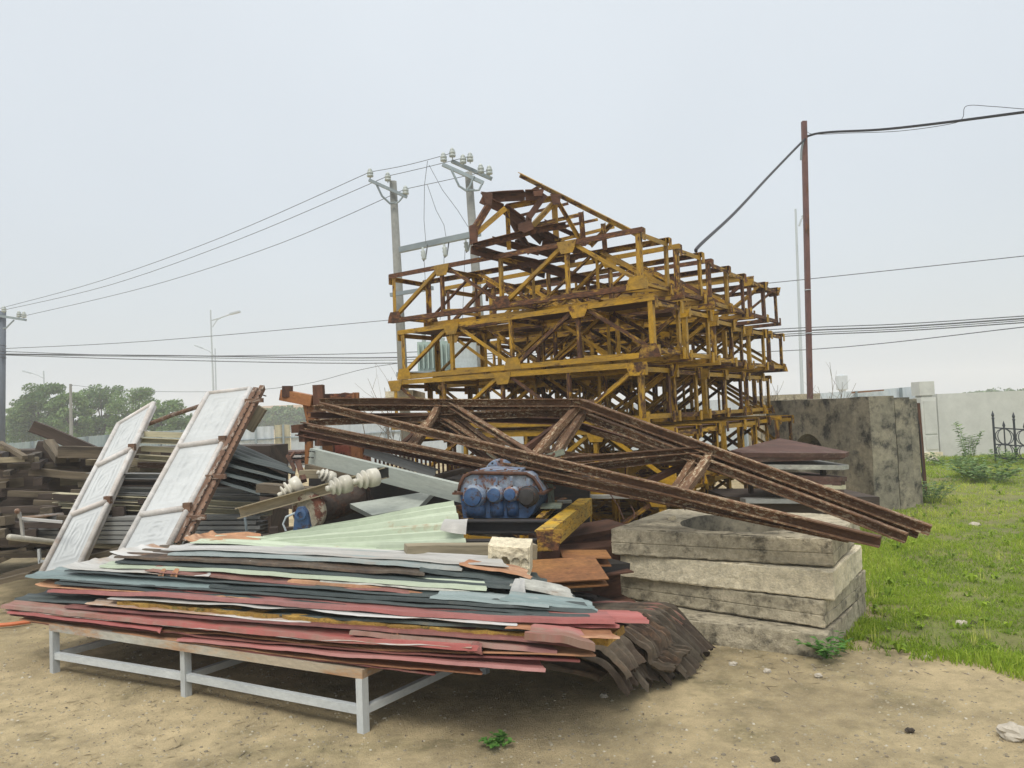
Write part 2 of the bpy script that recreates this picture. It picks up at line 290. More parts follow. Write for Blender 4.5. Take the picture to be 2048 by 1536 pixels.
# ================================================================== SETTING
def gh(x, y):
    return .016 * noise.noise(V((x * .9, y * .9, 0))) + .007 * noise.noise(V((x * 4, y * 4, 3)))
def spaced(c, near, step, far, grow):
    a = [c]; s_ = step
    while a[-1] < far: a.append(a[-1] + s_); s_ = step if a[-1] - c < near else s_ * grow
    b = [c]; s_ = step
    while b[-1] > -far: b.append(b[-1] - s_); s_ = step if c - b[-1] < near else s_ * grow
    return sorted(set(a + b))
def build_ground():
    xs = spaced(0, 5, .09, 420, 1.18); ys = [y for y in spaced(5, 3.5, .09, 420, 1.18) if y > -30]
    v = [(x, y, gh(x, y) if abs(x) < 12 and y < 16 else 0) for y in ys for x in xs]; n = len(xs)
    f = [(j * n + i, j * n + i + 1, (j + 1) * n + i + 1, (j + 1) * n + i) for j in range(len(ys) - 1) for i in range(n - 1)]
    mb = MB(); mb.v = [V(p) for p in v]; mb.g = v; mb.f = f
    m = W('sandy_dirt', (.50, .40, .23), (.37, .295, .165), (.13, .115, .05), (.22, .185, .09), amt=.53, scale=2.0, along=1, soft=.24, bump=1.0, rough=.95, fine=120,
          spk=(.40, .35, .25), spk_amt=.0, bscale=5.0, bright=0)
    return mb.build('ground', m, smooth=True, kind='structure')
build_ground()
def lawn_edge(x, y):
    nn = noise.noise(V((x * 1.1, y * 1.1, 7))) * .22 + noise.noise(V((x * 4, y * 4, 2))) * .07
    a = y - max(4.05, 4.98 - .72 * (x - 2.0)); b = (x - (1.92 + .47 * (y - 5.0)))
    return min(a, b) + nn - .05
def build_lawn():
    mb = MB(); xs = [1.6 + .12 * i for i in range(60)]; x = xs[-1]; s_ = .12
    while x < 60: s_ *= 1.12; x += s_; xs.append(x)
    ys = [3.7 + .1 * i for i in range(60)]; y = ys[-1]; s_ = .1
    while y < 24: s_ *= 1.1; y += s_; ys.append(y)
    idx = {}; vs = []; fs = []
    def vid(i, j):
        if (i, j) not in idx:
            idx[(i, j)] = len(vs); x, y = xs[i], ys[j]; vs.append((x, y, (gh(x, y) if x < 12 and y < 16 else 0) + .006 + .02 * min(1, max(0, lawn_edge(x, y)))))
        return idx[(i, j)]
    for i in range(len(xs) - 1):
        for j in range(len(ys) - 1):
            if lawn_edge((xs[i] + xs[i + 1]) / 2, (ys[j] + ys[j + 1]) / 2) > .28: fs.append((vid(i, j), vid(i + 1, j), vid(i + 1, j + 1), vid(i, j + 1)))
    mb.add(vs, fs); m = W('turf_soil', (.13, .15, .035), (.17, .17, .05), (.26, .21, .11), (.12, .11, .04), amt=.5, scale=1.6, along=1, soft=.2, bump=1, rough=.95, bscale=2, bright=0)
    mb.build('lawn_soil', m, smooth=True, kind='structure')
build_lawn()
def build_grass():
    mb = MB(); vs = []; gs = []; fs = []; r2 = random.Random(5)
    def blade(x, y, z, h, wd, tone):
        a = r2.uniform(0, 6.283); b = r2.uniform(.15, 1.0); c = r2.uniform(0, 6.283); lx, ly = math.cos(c) * h * b, math.sin(c) * h * b
        dx, dy = math.cos(a) * wd, math.sin(a) * wd; n = len(vs)
        vs.extend([(x - dx, y - dy, z), (x + dx, y + dy, z), (x + lx * .45 + dx * .7, y + ly * .45 + dy * .7, z + h * .6), (x + lx * .45 - dx * .7, y + ly * .45 - dy * .7, z + h * .6), (x + lx, y + ly, z + h * (1 - .35 * b))])
        g = (min(1, max(0, tone + r2.uniform(-.25, .25))), 0, 0); gs.extend([g] * 5); fs.append((n, n + 1, n + 2, n + 3)); fs.append((n + 3, n + 2, n + 4))
    for (y0, y1, x1, cnt, sc_) in ((3.9, 6.5, 5.2, 32000, 1.1), (6.5, 10, 8.2, 32000, 1.4), (10, 15, 14, 22000, 1.8), (15, 21, 20, 16000, 2.6)):
        k = 0
        while k < cnt:
            x, y = r2.uniform(1.6, x1), r2.uniform(y0, y1)
            k += 1
            le = lawn_edge(x, y)
            cl = noise.noise(V((x * 1.3, y * 1.3, 11))) + .5 * noise.noise(V((x * 5, y * 5, 1)))
            if le < -.02 or (le < .25 and r2.random() > .35 + le * 2.5): continue
            if cl < -.25 and r2.random() < .85: continue
            z = (gh(x, y) if x < 12 and y < 16 else 0); h = (.03 + .03 * r2.random() + .035 * max(0, cl)) * (.6 + .4 * sc_)
            tone = .42 + cl * .45 + .5 * noise.noise(V((x * .35, y * .35, 20)))
            for q in range(3 if sc_ < 2 else 4): blade(x + r2.gauss(0, .015 * sc_), y + r2.gauss(0, .015 * sc_), z, h * r2.uniform(.7, 1.3), .0028 * sc_ * r2.uniform(.7, 1.3), tone)
    mb.add(vs, fs, gs); mb.build('grass', M['grass'], label='short bright green grass growing right of the concrete slabs', cat='grass', kind='stuff')
build_grass()
def pebble(mb, x, y, z, s_, r2, tone):
    n = 6; vs = [(x, y, z + s_ * .7)]; a0 = r2.uniform(0, 6)
    for i in range(n):
        a = a0 + i * 6.283 / n; q = s_ * r2.uniform(.7, 1.25); vs.append((x + math.cos(a) * q * .75, y + math.sin(a) * q * .6, z + s_ * .42 * r2.uniform(.7, 1.2)))
    for i in range(n):
        a = a0 + i * 6.283 / n; q = s_ * 1.1; vs.append((x + math.cos(a) * q, y + math.sin(a) * q * .8, z - s_ * .2))
    fs = [(0, 1 + i, 1 + (i + 1) % n) for i in range(n)] + [(1 + i, 7 + i, 7 + (i + 1) % n, 1 + (i + 1) % n) for i in range(n)]
    mb.add(vs, fs, [(tone, 0, 0)] * len(vs))
def build_gravel():
    mb = MB(); r2 = random.Random(8)
    for k in range(15000):
        y = 2.6 + 5 * r2.random() ** 1.5; x = r2.uniform(-.75 * y - .3, .75 * y + .3)
        if lawn_edge(x, y) > .15: continue
        if noise.noise(V((x * .8, y * .8, 30))) < -.12 and r2.random() < .75: continue
        pebble(mb, x, y, gh(x, y), abs(r2.gauss(0, .0042)) + .002, r2, .75 * r2.random() ** 1.3)
    mb.build('gravel', M['pebble'], label='fine pale gravel strewn over the sandy dirt', cat='gravel', kind='stuff')
    mb = MB(); r2 = random.Random(18)
    for k in range(2600):                        # dry straw, flakes and crumbs
        y = 2.6 + 4.5 * r2.random() ** 1.3; x = r2.uniform(-.75 * y, .75 * y); a = r2.uniform(0, 3.14); l = r2.uniform(.01, .045); z = gh(x, y) + .003
        if noise.noise(V((x * .9, y * .9, 60))) < 0: continue
        n_ = len(mb.v); dx, dy = math.cos(a) * l, math.sin(a) * l; wq = r2.uniform(.001, .004)
        mb.add([(x - dx, y - dy, z), (x + wq, y - wq, z + .004), (x + dx, y + dy, z + .003), (x - wq, y + wq, z)], [(0, 1, 2, 3)])
    mb.build('litter', M['twig'], label='bits of dry straw and bark scattered on the dirt', cat='litter', kind='stuff')
build_gravel()
def build_bits():
    r2 = random.Random(41); mb = MB()
    for k in range(300):                        # rust flakes and splinters shed by the heap
        x = r2.uniform(-3.2, 1.9); y = 4.9 - .42 * (x + 3) + r2.gauss(-.1, .45); z = gh(x, y) + .004; a = r2.uniform(0, 3.14); l = r2.uniform(.003, .013); q = l * r2.uniform(.15, .7)
        c, s_ = math.cos(a), math.sin(a); mb.add([(x - c * l, y - s_ * l, z), (x + s_ * q, y - c * q, z + .004), (x + c * l, y + s_ * l, z + .003), (x - s_ * q, y + c * q, z + .001)], [(0, 1, 2, 3)])
    mb.build('rust_flakes', M['wood'], label='dark rust flakes and splinters shed on the dirt round the heap', cat='rust flakes', kind='stuff')
    mb = MB(); vs_ = 0
    for k in range(520):                        # low broadleaf weeds and dry tufts through the lawn
        y = 4.2 + 9 * r2.random() ** 1.4; x = 1.9 + r2.random() * (y * .62)
        if lawn_edge(x, y) < .05: continue
        n = r2.randint(4, 8); s_ = r2.uniform(.02, .05) * (1 + .05 * y); dry = r2.random() < .3
        for i in range(n):
            a = r2.uniform(0, 6.28); h = s_ * r2.uniform(.5, 1.4); d = V((math.cos(a), math.sin(a), 0)); p = V((x, y, gh(x, y) + .005)); sd_ = V((-d.y, d.x, 0)) * (s_ * (.28 if not dry else .05)); t_ = r2.uniform(.0, .5) if not dry else 1
            tip = p + d * s_ * (1.1 if not dry else .5) + V((0, 0, h * (.8 if not dry else 2.2))); mid = p + d * s_ * .55 + V((0, 0, h))
            mb.add([p, mid + sd_, tip, mid - sd_], [(0, 1, 2, 3)], [(t_, 0, 0)] * 4)
    mb.build('low_weeds', M['grass'], label='low broadleaf weeds and dry tufts mixed into the grass', cat='weeds', kind='stuff')
build_bits()
def rock(px, py, s_, m, label, name='stone', flat=.7, seed=0):
    c = gz(px, py); bm_v = []; mb = MB(); n1, n2 = 8, 12; vs = []
    for i in range(n1 + 1):
        for j in range(n2):
            th, ph = math.pi * i / n1, 2 * math.pi * j / n2; d = V((math.sin(th) * math.cos(ph), math.sin(th) * math.sin(ph), math.cos(th)))
            k = 1 + .45 * noise.noise(d * 1.6 + V((seed, 0, 0))) + .15 * noise.noise(d * 5 + V((seed, 4, 0))); vs.append((c.x + d.x * s_ * k * 1.25, c.y + d.y * s_ * k, c.z + s_ * flat * .55 + d.z * s_ * flat * k))
    fs = [(i * n2 + j, i * n2 + (j + 1) % n2, (i + 1) * n2 + (j + 1) % n2, (i + 1) * n2 + j) for i in range(n1) for j in range(n2)]
    mb.add(vs, fs); return mb.build(name, m, label=label, cat=name)
rock(2028, 1475, .055, M['rock'], 'pale angular stone at the bottom right corner of the dirt', seed=1)
rock(1820, 1463, .017, M['rock_dark'], 'small dark brown clod on the dirt right of the slabs', 'clod', seed=2)
rock(1551, 1522, .018, M['rock_dark'], 'small dark clod at the bottom edge of the dirt', 'clod', seed=3)
rock(1947, 1252, .03, M['rock_dark'], 'dark brown clod lying in the grass', 'clod', seed=4)
rock(1924, 1252, .035, M['rock'], 'pale stone half hidden in the near grass beside a dark clod', seed=5)
rock(1950, 1055, .06, M['rock'], 'pale flat stone out in the middle of the grass', seed=6)
rock(1637, 1353, .017, M['rock'], 'small white pebble on the dirt just in front of the slabs', seed=7)
rock(1855, 1318, .022, M['rock'], 'small grey stone at the grass edge', seed=8)
rock(1535, 1344, .02, M['rock'], 'small buff stone on the dirt in front of the slab stack', seed=9)
rock(1466, 1330, .02, M['rock'], 'small buff stone nearest the drooping sheet ends', seed=10)
rock(1865, 925, .12, M['rock'], 'white lump of rubble at the foot of the wall pillar', seed=11)
rock(1208, 1395, .02, M['rock'], 'small stone in the shade under the drooping sheets', seed=12)

# ------------------------------------------------------------------ plants
def leaf_plant(name, px, py, h, n, ls, m, label, cat='plant', spread=.1, D=None, wide=.35, pinn=False):
    c = gz(px, py) if D is None else V((at(px, py, D).x, D, 0)); c.z = 0; t = thing(name, c, label, cat); r2 = random.Random(int(px)); st = MB(); lf = MB()
    for i in range(n):
        a = r2.uniform(0, 6.28); b = c + V((math.cos(a), math.sin(a), 0)) * spread * .3 * r2.random(); top = b + V((math.cos(a) * spread * r2.uniform(.3, 1), math.sin(a) * spread * r2.uniform(.3, 1), h * r2.uniform(.5, 1)))
        mid = (b + top) / 2 + V((0, 0, h * .08)); st.tube([b, mid, top], [h * .007, h * .006, h * .003], 5)
        for q in range(16 if not pinn else 14):
            f = .25 + .75 * q / (15 if not pinn else 13); p = b.lerp(mid, f * 2) if f < .5 else mid.lerp(top, f * 2 - 1)
            for sgn in (0, 1) if pinn else (0,):
                a2 = r2.uniform(0, 6.28) if not pinn else a + 1.57 + 3.14 * sgn + r2.uniform(-.5, .5); l = ls * r2.uniform(.6, 1.2); d = V((math.cos(a2), math.sin(a2), r2.uniform(-.1, .6))).normalized(); s_ = d.cross(V((0, 0, 1))).normalized() * l * wide
                tone = r2.random(); lf.add([p, p + d * l * .45 + s_, p + d * l + V((0, 0, -l * .15)), p + d * l * .45 - s_], [(0, 1, 2, 3)], [(tone, 0, 0)] * 4)
    st.build('stem', M['weed'], t); lf.build('foliage', m, t); return t
leaf_plant('weed', 1655, 1316, .15, 11, .045, M['weed'], 'small leafy green weed growing against the front corner of the slabs', spread=.17)
leaf_plant('weed', 995, 1495, .06, 9, .03, M['weed'], 'tiny green weed sprouting from the dirt near the bottom edge', spread=.08)
leaf_plant('sapling', 1937, 905, 1.0, 7, .16, M['leaf_light'], 'slender feathery sapling growing in front of the plastered wall', 'sapling', spread=.3, D=18.2, wide=.2, pinn=True)
leaf_plant('bush', 1860, 990, .42, 40, .07, M['leaf'], 'scrubby dark bush at the foot of the rightmost concrete culvert slab', 'bush', spread=.5, D=11.8)
leaf_plant('bush', 1940, 960, .45, 22, .10, M['leaf_light'], 'low round bush in the grass below the feathery sapling', 'bush', spread=.35, D=15)
leaf_plant('bush', 1990, 975, .4, 30, .12, M['leaf_light'], 'spreading low weeds in the grass below the iron gate', 'bush', spread=.8, D=14)
leaf_plant('weed', 2028, 935, .4, 16, .12, M['leaf_light'], 'clump of weeds around the foot of the iron gate', spread=.6, D=17.5)
leaf_plant('weed', 1895, 925, .35, 18, .10, M['leaf_light'], 'clump of weeds beside the pillar of the plastered wall', spread=.7, D=18)
def dead_shrub(px, py, D, h, label, seed, n=5):
    r2 = random.Random(seed); c = V((at(px, py, D).x, D, 0)); zt = at(px, py, D).z; mb = MB()
    def br(p, d, l, r_, dep):
        pts = [p]; q = p
        for i in range(4): d = (d + V((r2.gauss(0, .16), r2.gauss(0, .16), r2.gauss(.06, .12)))).normalized(); q = q + d * l / 4; pts.append(q)
        mb.tube(pts, [r_ * (1 - .15 * i) for i in range(5)], 4)
        if dep:
            for i in range(3): br(pts[1 + i], (d + V((r2.gauss(0, .7), r2.gauss(0, .7), r2.gauss(.1, .3)))).normalized(), l * r2.uniform(.35, .6), r_ * .55, dep - 1)
    for i in range(n): br(c + V((r2.gauss(0, .12), 0, 0)), V((r2.gauss(0, .2), 0, 1)).normalized(), h * r2.uniform(.7, 1), .013, 2)
    mb.build('bare_shrub', M['twig'], label=label, cat='shrub')
dead_shrub(1578, 780, 13.3, 2.0, 'bare twiggy shrub rising beside the right end of the yellow stack', 3)
dead_shrub(1608, 780, 13.8, 2.3, 'bare twiggy shrub at the foot of the rusty steel pole', 4)
dead_shrub(1661, 780, 15, 2.3, 'thin dry stalk standing against the sky right of the steel pole', 9, n=1)
dead_shrub(778, 760, 13, 2.4, 'dry twigs sticking up at the left end of the yellow stack', 12, n=4)

# ------------------------------------------------------------------ trees
def tree(name, px, D, ytop, wpx, label, seed, leaves=9000, m='leaf', ls=.24, group='trees beyond the left fence', low=.25):
    r2 = random.Random(seed); c = V((at(px, 850, D).x, D, 0)); zt = at(px, ytop, D).z; wd = wpx / FPX * D / 2
    t = thing(name, c, label, 'tree', group); tr = MB(); lf = MB(); cl = []
    tr.tube([c, c + V((.1, 0, zt * .3)), c + V((r2.uniform(-.3, .3), 0, zt * .6))], [.16, .13, .08], 7)
    for i in range(52):
        a = r2.uniform(0, 6.28); rr = wd * (r2.random() ** .5) * .9; z = zt * r2.uniform(low, .95); k = math.sqrt(max(.05, 1 - ((z / zt - .5) / .55) ** 2))
        p = c + V((math.cos(a) * rr * k, math.sin(a) * rr * k * .8, z)); cl.append((p, wd * r2.uniform(.18, .34)))
        if i < 12: tr.tube([c + V((0, 0, zt * .3)), (c + p) / 2 + V((0, 0, zt * .2)), p], [.06, .04, .02], 5)
    for i in range(leaves):
        p, s_ = cl[r2.randrange(len(cl))]; d = V((r2.gauss(0, 1), r2.gauss(0, 1), r2.gauss(0, 1))).normalized(); q = p + V((d.x, d.y, d.z * .7)) * s_ * (r2.random() ** .35)
        if q.z < .3: continue
        n1 = V((r2.gauss(0, 1), r2.gauss(0, 1), r2.gauss(0, 1) + .8)).normalized(); a1 = n1.orthogonal().normalized(); b1_ = n1.cross(a1); l = ls * r2.uniform(.5, 1.2)
        tone = min(1, max(0, .45 + .35 * noise.noise(p) + r2.gauss(0, .18))); lf.add([q - a1 * l * .5, q + b1_ * l * .3, q + a1 * l * .5, q - b1_ * l * .3], [(0, 1, 2, 3)], [(tone, 0, 0)] * 4)
    tr.build('trunk', M['bark'], t); lf.build('crown', M[m], t); return t
tree('broadleaf_tree', 82, 62, 768, 120, 'tall rounded green tree farthest left beyond the fence', 1, 14000)
tree('broadleaf_tree', 45, 66, 815, 90, 'low green tree at the left edge beside the pale shed', 21, 8000, m='leaf_light')
tree('broadleaf_tree', 140, 60, 785, 90, 'green tree directly behind the plain roadside post', 22, 10000, m='leaf_light')
tree('broadleaf_tree', 205, 64, 775, 130, 'dark green spiky topped tree in the middle of the left treeline', 2)
tree('broadleaf_tree', 268, 61, 778, 120, 'light green feathery tree behind the left door panel', 3, m='leaf_light', ls=.2)
tree('broadleaf_tree', 325, 60, 800, 100, 'light green tree between the two leaning door panels', 4, 7000, m='leaf_light')
tree('broadleaf_tree', 378, 66, 832, 90, 'low hazy tree just left of the right door panel', 5, 5000)
for i, (x, yt, wd, lb) in enumerate(((515, 822, 70, 'left hazy tree of the far clump behind the pale metal fence'), (560, 814, 80, 'middle hazy palm like tree of the far clump behind the pale metal fence'), (605, 818, 80, 'right hazy tree of the far clump behind the pale metal fence'))):
    tree('far_tree', x, 115, yt, wd, lb, 40 + i, 3500, ls=.5, group='far hazy trees')
for i, (x, yt, wd, lb) in enumerate(((1905, 777, 70, 'far grey green tree crown just above the wall right of the pillar'), (1975, 770, 110, 'widest far tree crown above the plastered wall'), (2045, 766, 80, 'far tree crown above the wall at the right edge'))):
    tree('far_tree', x, 120, yt + 17, wd, lb, 50 + i, 3500, ls=.5, group='far hazy trees', low=.5)
# ------------------------------------------------------------------ fences and walls
def corr_fence(name, pts, zb, mat, label, pitch=.25, amp=.02, post=None, cat='fence'):
    """pts: top edge points in 3-D; corrugated sheet down to zb"""
    t = thing(name, V((pts[0].x, pts[0].y, 0)), label, cat); mb = MB(); vs = []; gs = []; dist = 0
    for a, b in zip(pts, pts[1:]):
        L = (b - a).length; n = max(2, int(L / pitch * 4)); d = (b - a).normalized(); nn = V((-d.y, d.x, 0))
        for i in range(n + 1):
            ph = (i % 4); o = amp * (0, 1, 1, 0)[ph]; p = a.lerp(b, i / n) + nn * o; vs += [(p.x, p.y, p.z), (p.x, p.y, zb), (p.x + nn.x * .004, p.y + nn.y * .004, zb), (p.x + nn.x * .004, p.y + nn.y * .004, p.z)]; gs += [(dist + L * i / n, 0, 0), (dist + L * i / n, p.z, 0)] * 2
        dist += L
    n = len(vs) // 4; fs = []
    for i in range(n - 1): fs += [(4 * i, 4 * i + 1, 4 * i + 5, 4 * i + 4), (4 * i + 3, 4 * i + 7, 4 * i + 6, 4 * i + 2), (4 * i, 4 * i + 4, 4 * i + 7, 4 * i + 3)]
    mb.add(vs, fs, gs); mb.build('sheeting', M[mat], t)
    for a, b in zip(pts, pts[1:]):
        L = (b - a).length; d = (b - a).normalized(); nn = V((-d.y, d.x, 0)); s_ = -1
        r_ = MB(); r_.bar(a + V((0, 0, -.45)) - nn * .03 , b + V((0, 0, -.45)) - nn * .03, .04, .04); r_.build('rail', M['galv'], t)
        k = int(L / 3.0)
        for i in range(k + 1):
            p = a.lerp(b, (i + .5) / (k + 1)) - nn * .06; q = MB(); q.bar(V((p.x, p.y, 0)), p, .06, .06, up=(1, 0, 0)); q.build('post', M['galv'], t)
    return t
corr_fence('metal_fence', [at(-160, 895, 22), at(28, 886, 24), at(150, 875, 28), at(232, 868, 31)], .0, 'teal_fence', 'blue grey corrugated fence behind the timber pile at far left')
corr_fence('metal_fence', [at(236, 866, 33), at(345, 861, 37), at(415, 856, 40)], .0, 'teal_fence', 'blue grey corrugated fence seen between the two leaning door panels')
corr_fence('metal_fence', [at(470, 855, 26), at(548, 852, 27)], .0, 'light_fence', 'pale corrugated fence bay just right of the rusty slotted posts')
corr_fence('metal_fence', [at(549, 850, 27.2), at(580, 849, 27.6)], .0, 'cream', 'cream coloured fence bay in the pale corrugated fence')
corr_fence('metal_fence', [at(581, 850, 27.6), at(700, 845, 28), at(1000, 822, 27), at(1300, 806, 25), at(1560, 794, 22)], .0, 'light_fence', 'long pale corrugated fence running behind the orange machine and the yellow stack')
corr_fence('metal_fence', [at(1560, 792, 21), at(1660, 785, 21), at(1760, 779, 21), at(1838, 772, 21)], .0, 'light_fence', 'shiny ribbed zinc fence left of the plastered wall pillar', pitch=.22, amp=.035)
# rust strip along the zinc fence top
mb = MB(); mb.plate([at(1703, 783.5, 20.93), at(1768, 779, 20.93), at(1768, 781.5, 20.93), at(1703, 787, 20.93)], .01)
_t = [o for o in sc.objects if o.get('label', '').startswith('shiny ribbed')][0]; mb.build('rusty_cap', M['rust_orange'], _t)
# plastered wall and its pillar
a, b = at(1874, 788, 20.5), at(2330, 770, 19.5)
t = thing('plastered_wall', V((a.x, a.y, 0)), 'long pale grey plastered wall behind the grass', 'wall')
mb = MB(); mb.slab([(a.x, a.y), (b.x, b.y), (b.x + .2, b.y + .2), (a.x, a.y + .2)], -.05, [a.z, b.z, b.z, a.z]); mb.build('wall_body', M['wall'], t)
c0, c1 = at(1842, 800, 20.2), at(1872, 800, 20.2)
t = thing('wall_pillar', V((c0.x, c0.y, 0)), 'square concrete pillar with a raised cap block at the wall end', 'pillar')
wd = c1.x - c0.x; zc = at(1850, 793, 20.2).z; zt = at(1850, 763, 20.2).z; cx = (c0.x + c1.x) / 2
def bx(x0, x1, y0, y1, z0, z1): return MB().slab([(x0, y0), (x1, y0), (x1, y1), (x0, y1)], z0, z1)
bx(cx - wd / 2, cx + wd / 2, 20.2, 20.62, .0, zc - .02).build('shaft', M['wall'], t)
bx(cx - wd / 2 + .05, cx + wd / 2 - .05, 20.25, 20.57, zc - .02, zc + .03).build('neck', M['wall'], t)
bx(cx - wd / 2 - .02, cx + wd / 2 - .02, 20.2, 20.62, zc + .03, zt).build('cap', M['wall'], t)
bx(cx - wd / 2 - .05, cx + wd / 2 + .05, 20.12, 20.2, .0, .18).build('plinth', M['concrete_light'], t)
for z0, z1 in ((.25, .60), (.66, zc - .12)): bx(cx - wd / 2 + .06, cx + wd / 2 - .02, 20.18, 20.2, z0, z1).build('panel', M['wall'], t)
# wrought iron gate leaning on the wall
def gate():
    D = 18.3; bl, tl = at(1992, 925, D), at(1986, 838, D); up = (tl - bl); br = at(2075, 930, D + .1); rt = br - bl; t = thing('iron_gate', V((bl.x, bl.y, 0)), 'black wrought iron gate leaf with spear tips propped by the wall', 'gate')
    Q = lambda s_, h: bl + rt * s_ + up * h
    for i, s_ in enumerate((0, .25, .5, .75, 1.0)):
        h = 1.0 if i % 2 == 0 else .78; m = MB(); m.bar(Q(s_, 0), Q(s_, h), .035 if i % 2 == 0 else .022, .035 if i % 2 == 0 else .022, up=(1, 0, 0)); bar = m.build('bar', M['iron'], t)
        m = MB(); m.lathe(Q(s_, h), up, [(0, .028), (.02, .035), (.05, .02), (.09, .035), (.2, .002)], 8); sp = m.build('spear_tip', M['iron'], bar)
        sp.location = (0, 0, 0); 
    for h in (.12, .42, .80):
        m = MB(); m.bar(Q(0, h), Q(1, h), .02, .03); m.build('rail', M['iron'], t)
    for h in (.27, .61):
        for k in range(2):
            for j, (r1, c_) in enumerate(((.22, .25), (.22, .25))):
                cx_ = .25 + .5 * k; pts = [Q(cx_ + .22 * math.cos(a) * (1 if j else .75), h + .18 * math.sin(a)) for a in [i * 6.283 / 16 for i in range(17)]]
                m = MB(); m.tube(pts, .011, 5, cap=False); m.build('scroll', M['iron'], t)
gate()
# pale shed far left
a = at(2, 862, 75); b = at(36, 862, 75); t = thing('far_shed', V((a.x, a.y, 0)), 'pale blue shed beyond the fence at the left edge', 'shed')
bx(a.x, b.x, 75, 82, 0, at(20, 862, 75).z).build('wall', P('pale_blue_wall', (.35, .48, .62), .7), t)
MB().add([(a.x - .3, 74.8, at(20, 862, 75).z), (b.x + .3, 74.8, at(20, 862, 75).z), (b.x + .3, 82, at(20, 862, 75).z), (a.x - .3, 82, at(20, 862, 75).z), ((a.x), 78, at(20, 852, 75).z), (b.x, 78, at(20, 852, 75).z)], [(0, 1, 5, 4), (2, 3, 4, 5), (1, 2, 5), (3, 0, 4), (0, 3, 2, 1)]).build('roof', P('pale_blue_roof', (.4, .5, .6), .6), t)
a = at(530, 812, 150); b = at(640, 812, 150); t = thing('far_building', V((a.x, a.y, 0)), 'far tan building with a flat roof above the hazy tree clump', 'building')
bx(a.x, b.x, 150, 160, 0, a.z - .5).build('wall', M['tan'], t); bx(a.x - .4, b.x + .4, 149.6, 160.4, a.z - .5, a.z).build('roof', M['tan'], t)
a = at(1672, 752, 130); b = at(1694, 752, 130); t = thing('water_tower', V(((a.x + b.x) / 2, 130, 0)), 'faint grey tank tower far beyond the zinc fence', 'tower')
MB().lathe(((a.x + b.x) / 2, 130, 0), (0, 0, 1), [(0, .5), (a.z - 2.5, .5), (a.z - 2.3, (b.x - a.x) / 2), (a.z, (b.x - a.x) / 2), (a.z + .3, .1)], 20).build('tank', M['lamp'], t)
# ------------------------------------------------------------------ culvert slabs standing at right
def upright(name, c0, dv, wv, h, label, hole, zb=-.1):
    """standing thick slab: near corner c0, long side dv, thickness wv, rounded top corners, arched hole through it"""
    t = None; dv, wv = V(dv), V(wv); L = dv.length; d = dv.normalized(); n = 28
    out = [(0, zb), (L, zb), (L, h)] + [(.10 - .10 * math.sin(a), h - .10 + .10 * math.cos(a)) for a in [0, .5, 1.0, 1.57]]
    mb = MB(); hx, hz, hr = hole; ring = [(hx + hr * math.cos(2 * math.pi * i / n), hz + hr * math.sin(2 * math.pi * i / n)) for i in range(n)]
    # outer ring resampled by angle about the hole centre so the face is a band of quads
    def outp(ang):
        dx, dz = math.cos(ang), math.sin(ang); best = 9e9
        for lim, comp, off in ((0, dx, hx), (L, dx, hx)):
            if abs(comp) > 1e-6:
                k = (lim - off) / comp
                if k > 0: best = min(best, k)
        for lim in (zb, h):
            if abs(dz) > 1e-6:
                k = (lim - hz) / dz
                if k > 0: best = min(best, k)
        return (hx + dx * best, hz + dz * best)
    angs = sorted([2 * math.pi * i / n for i in range(n)] + [math.atan2(z - hz, x - hx) % (2 * math.pi) for x in (0, L) for z in (zb, h)])
    N_ = len(angs); vs = []; m = 5
    for face in (0, 1):
        for j in range(m + 1):
            for a_ in angs:
                ri = (hx + hr * math.cos(a_), hz + hr * math.sin(a_)); ro = outp(a_); f = j / m; x = ri[0] + (ro[0] - ri[0]) * f; z = ri[1] + (ro[1] - ri[1]) * f
                p = c0 + d * x + wv * face; nn = wv.normalized() * (.02 * noise.noise(V((x * 2, z * 2, face * 5)))); rnd_ = 0
                ed = min(x, L - x, h - z); 
                if f > .99: z -= .03 * abs(noise.noise(V((x * 4, z * 4, 2)))) if z > h - .01 else 0
                vs.append((p.x + nn.x, p.y + nn.y, z))
    A = lambda fc, j, i: fc * (m + 1) * N_ + j * N_ + i % N_; fs = []
    for i in range(N_):
        for j in range(m): fs.append((A(0, j, i), A(0, j + 1, i), A(0, j + 1, i + 1), A(0, j, i + 1))); fs.append((A(1, j, i), A(1, j, i + 1), A(1, j + 1, i + 1), A(1, j + 1, i)))
        fs.append((A(0, 0, i), A(0, 0, i + 1), A(1, 0, i + 1), A(1, 0, i))); fs.append((A(0, m, i), A(1, m, i), A(1, m, i + 1), A(0, m, i + 1)))
    mb.add(vs, fs); return mb.build(name, M['concrete_dark'], label=label, cat='culvert slab', group='culvert slabs standing in a row')
C1 = V((at(1738, 800, 10.9).x, 10.9, 0)); dvv = V((-.72, 2.3, 0)); wvv = V((.40, .10, 0))
upright('culvert_slab', C1, dvv, wvv, 1.66, 'blackened upright concrete slab with an arched hole, nearest the yellow stack', (1.35, .75, .36))
C2 = C1 + wvv + V((.05, .08, 0)); upright('culvert_slab', C2, dvv * .9, V((.25, .07, 0)), 1.63, 'middle slab of the row of upright concrete slabs', (1.3, .75, .36))
C3 = C2 + V((.25, .07, 0)) + V((.05, .25, 0)); upright('culvert_slab', C3, dvv * .9, V((.24, .1, 0)), 1.60, 'rightmost slab of the row of upright concrete slabs with a hanging wire', (1.3, .75, .36))
a = at(1548, 786, 15.2); b = at(1640, 786, 15.2)
mb = MB(); mb.slab([(a.x, 15.2), (b.x, 15.2), (b.x + .2, 17), (a.x, 17)], 0, 1.78); mb.build('concrete_block', M['concrete'], label='grey concrete block showing its flat top behind the arched hole slab', cat='block')
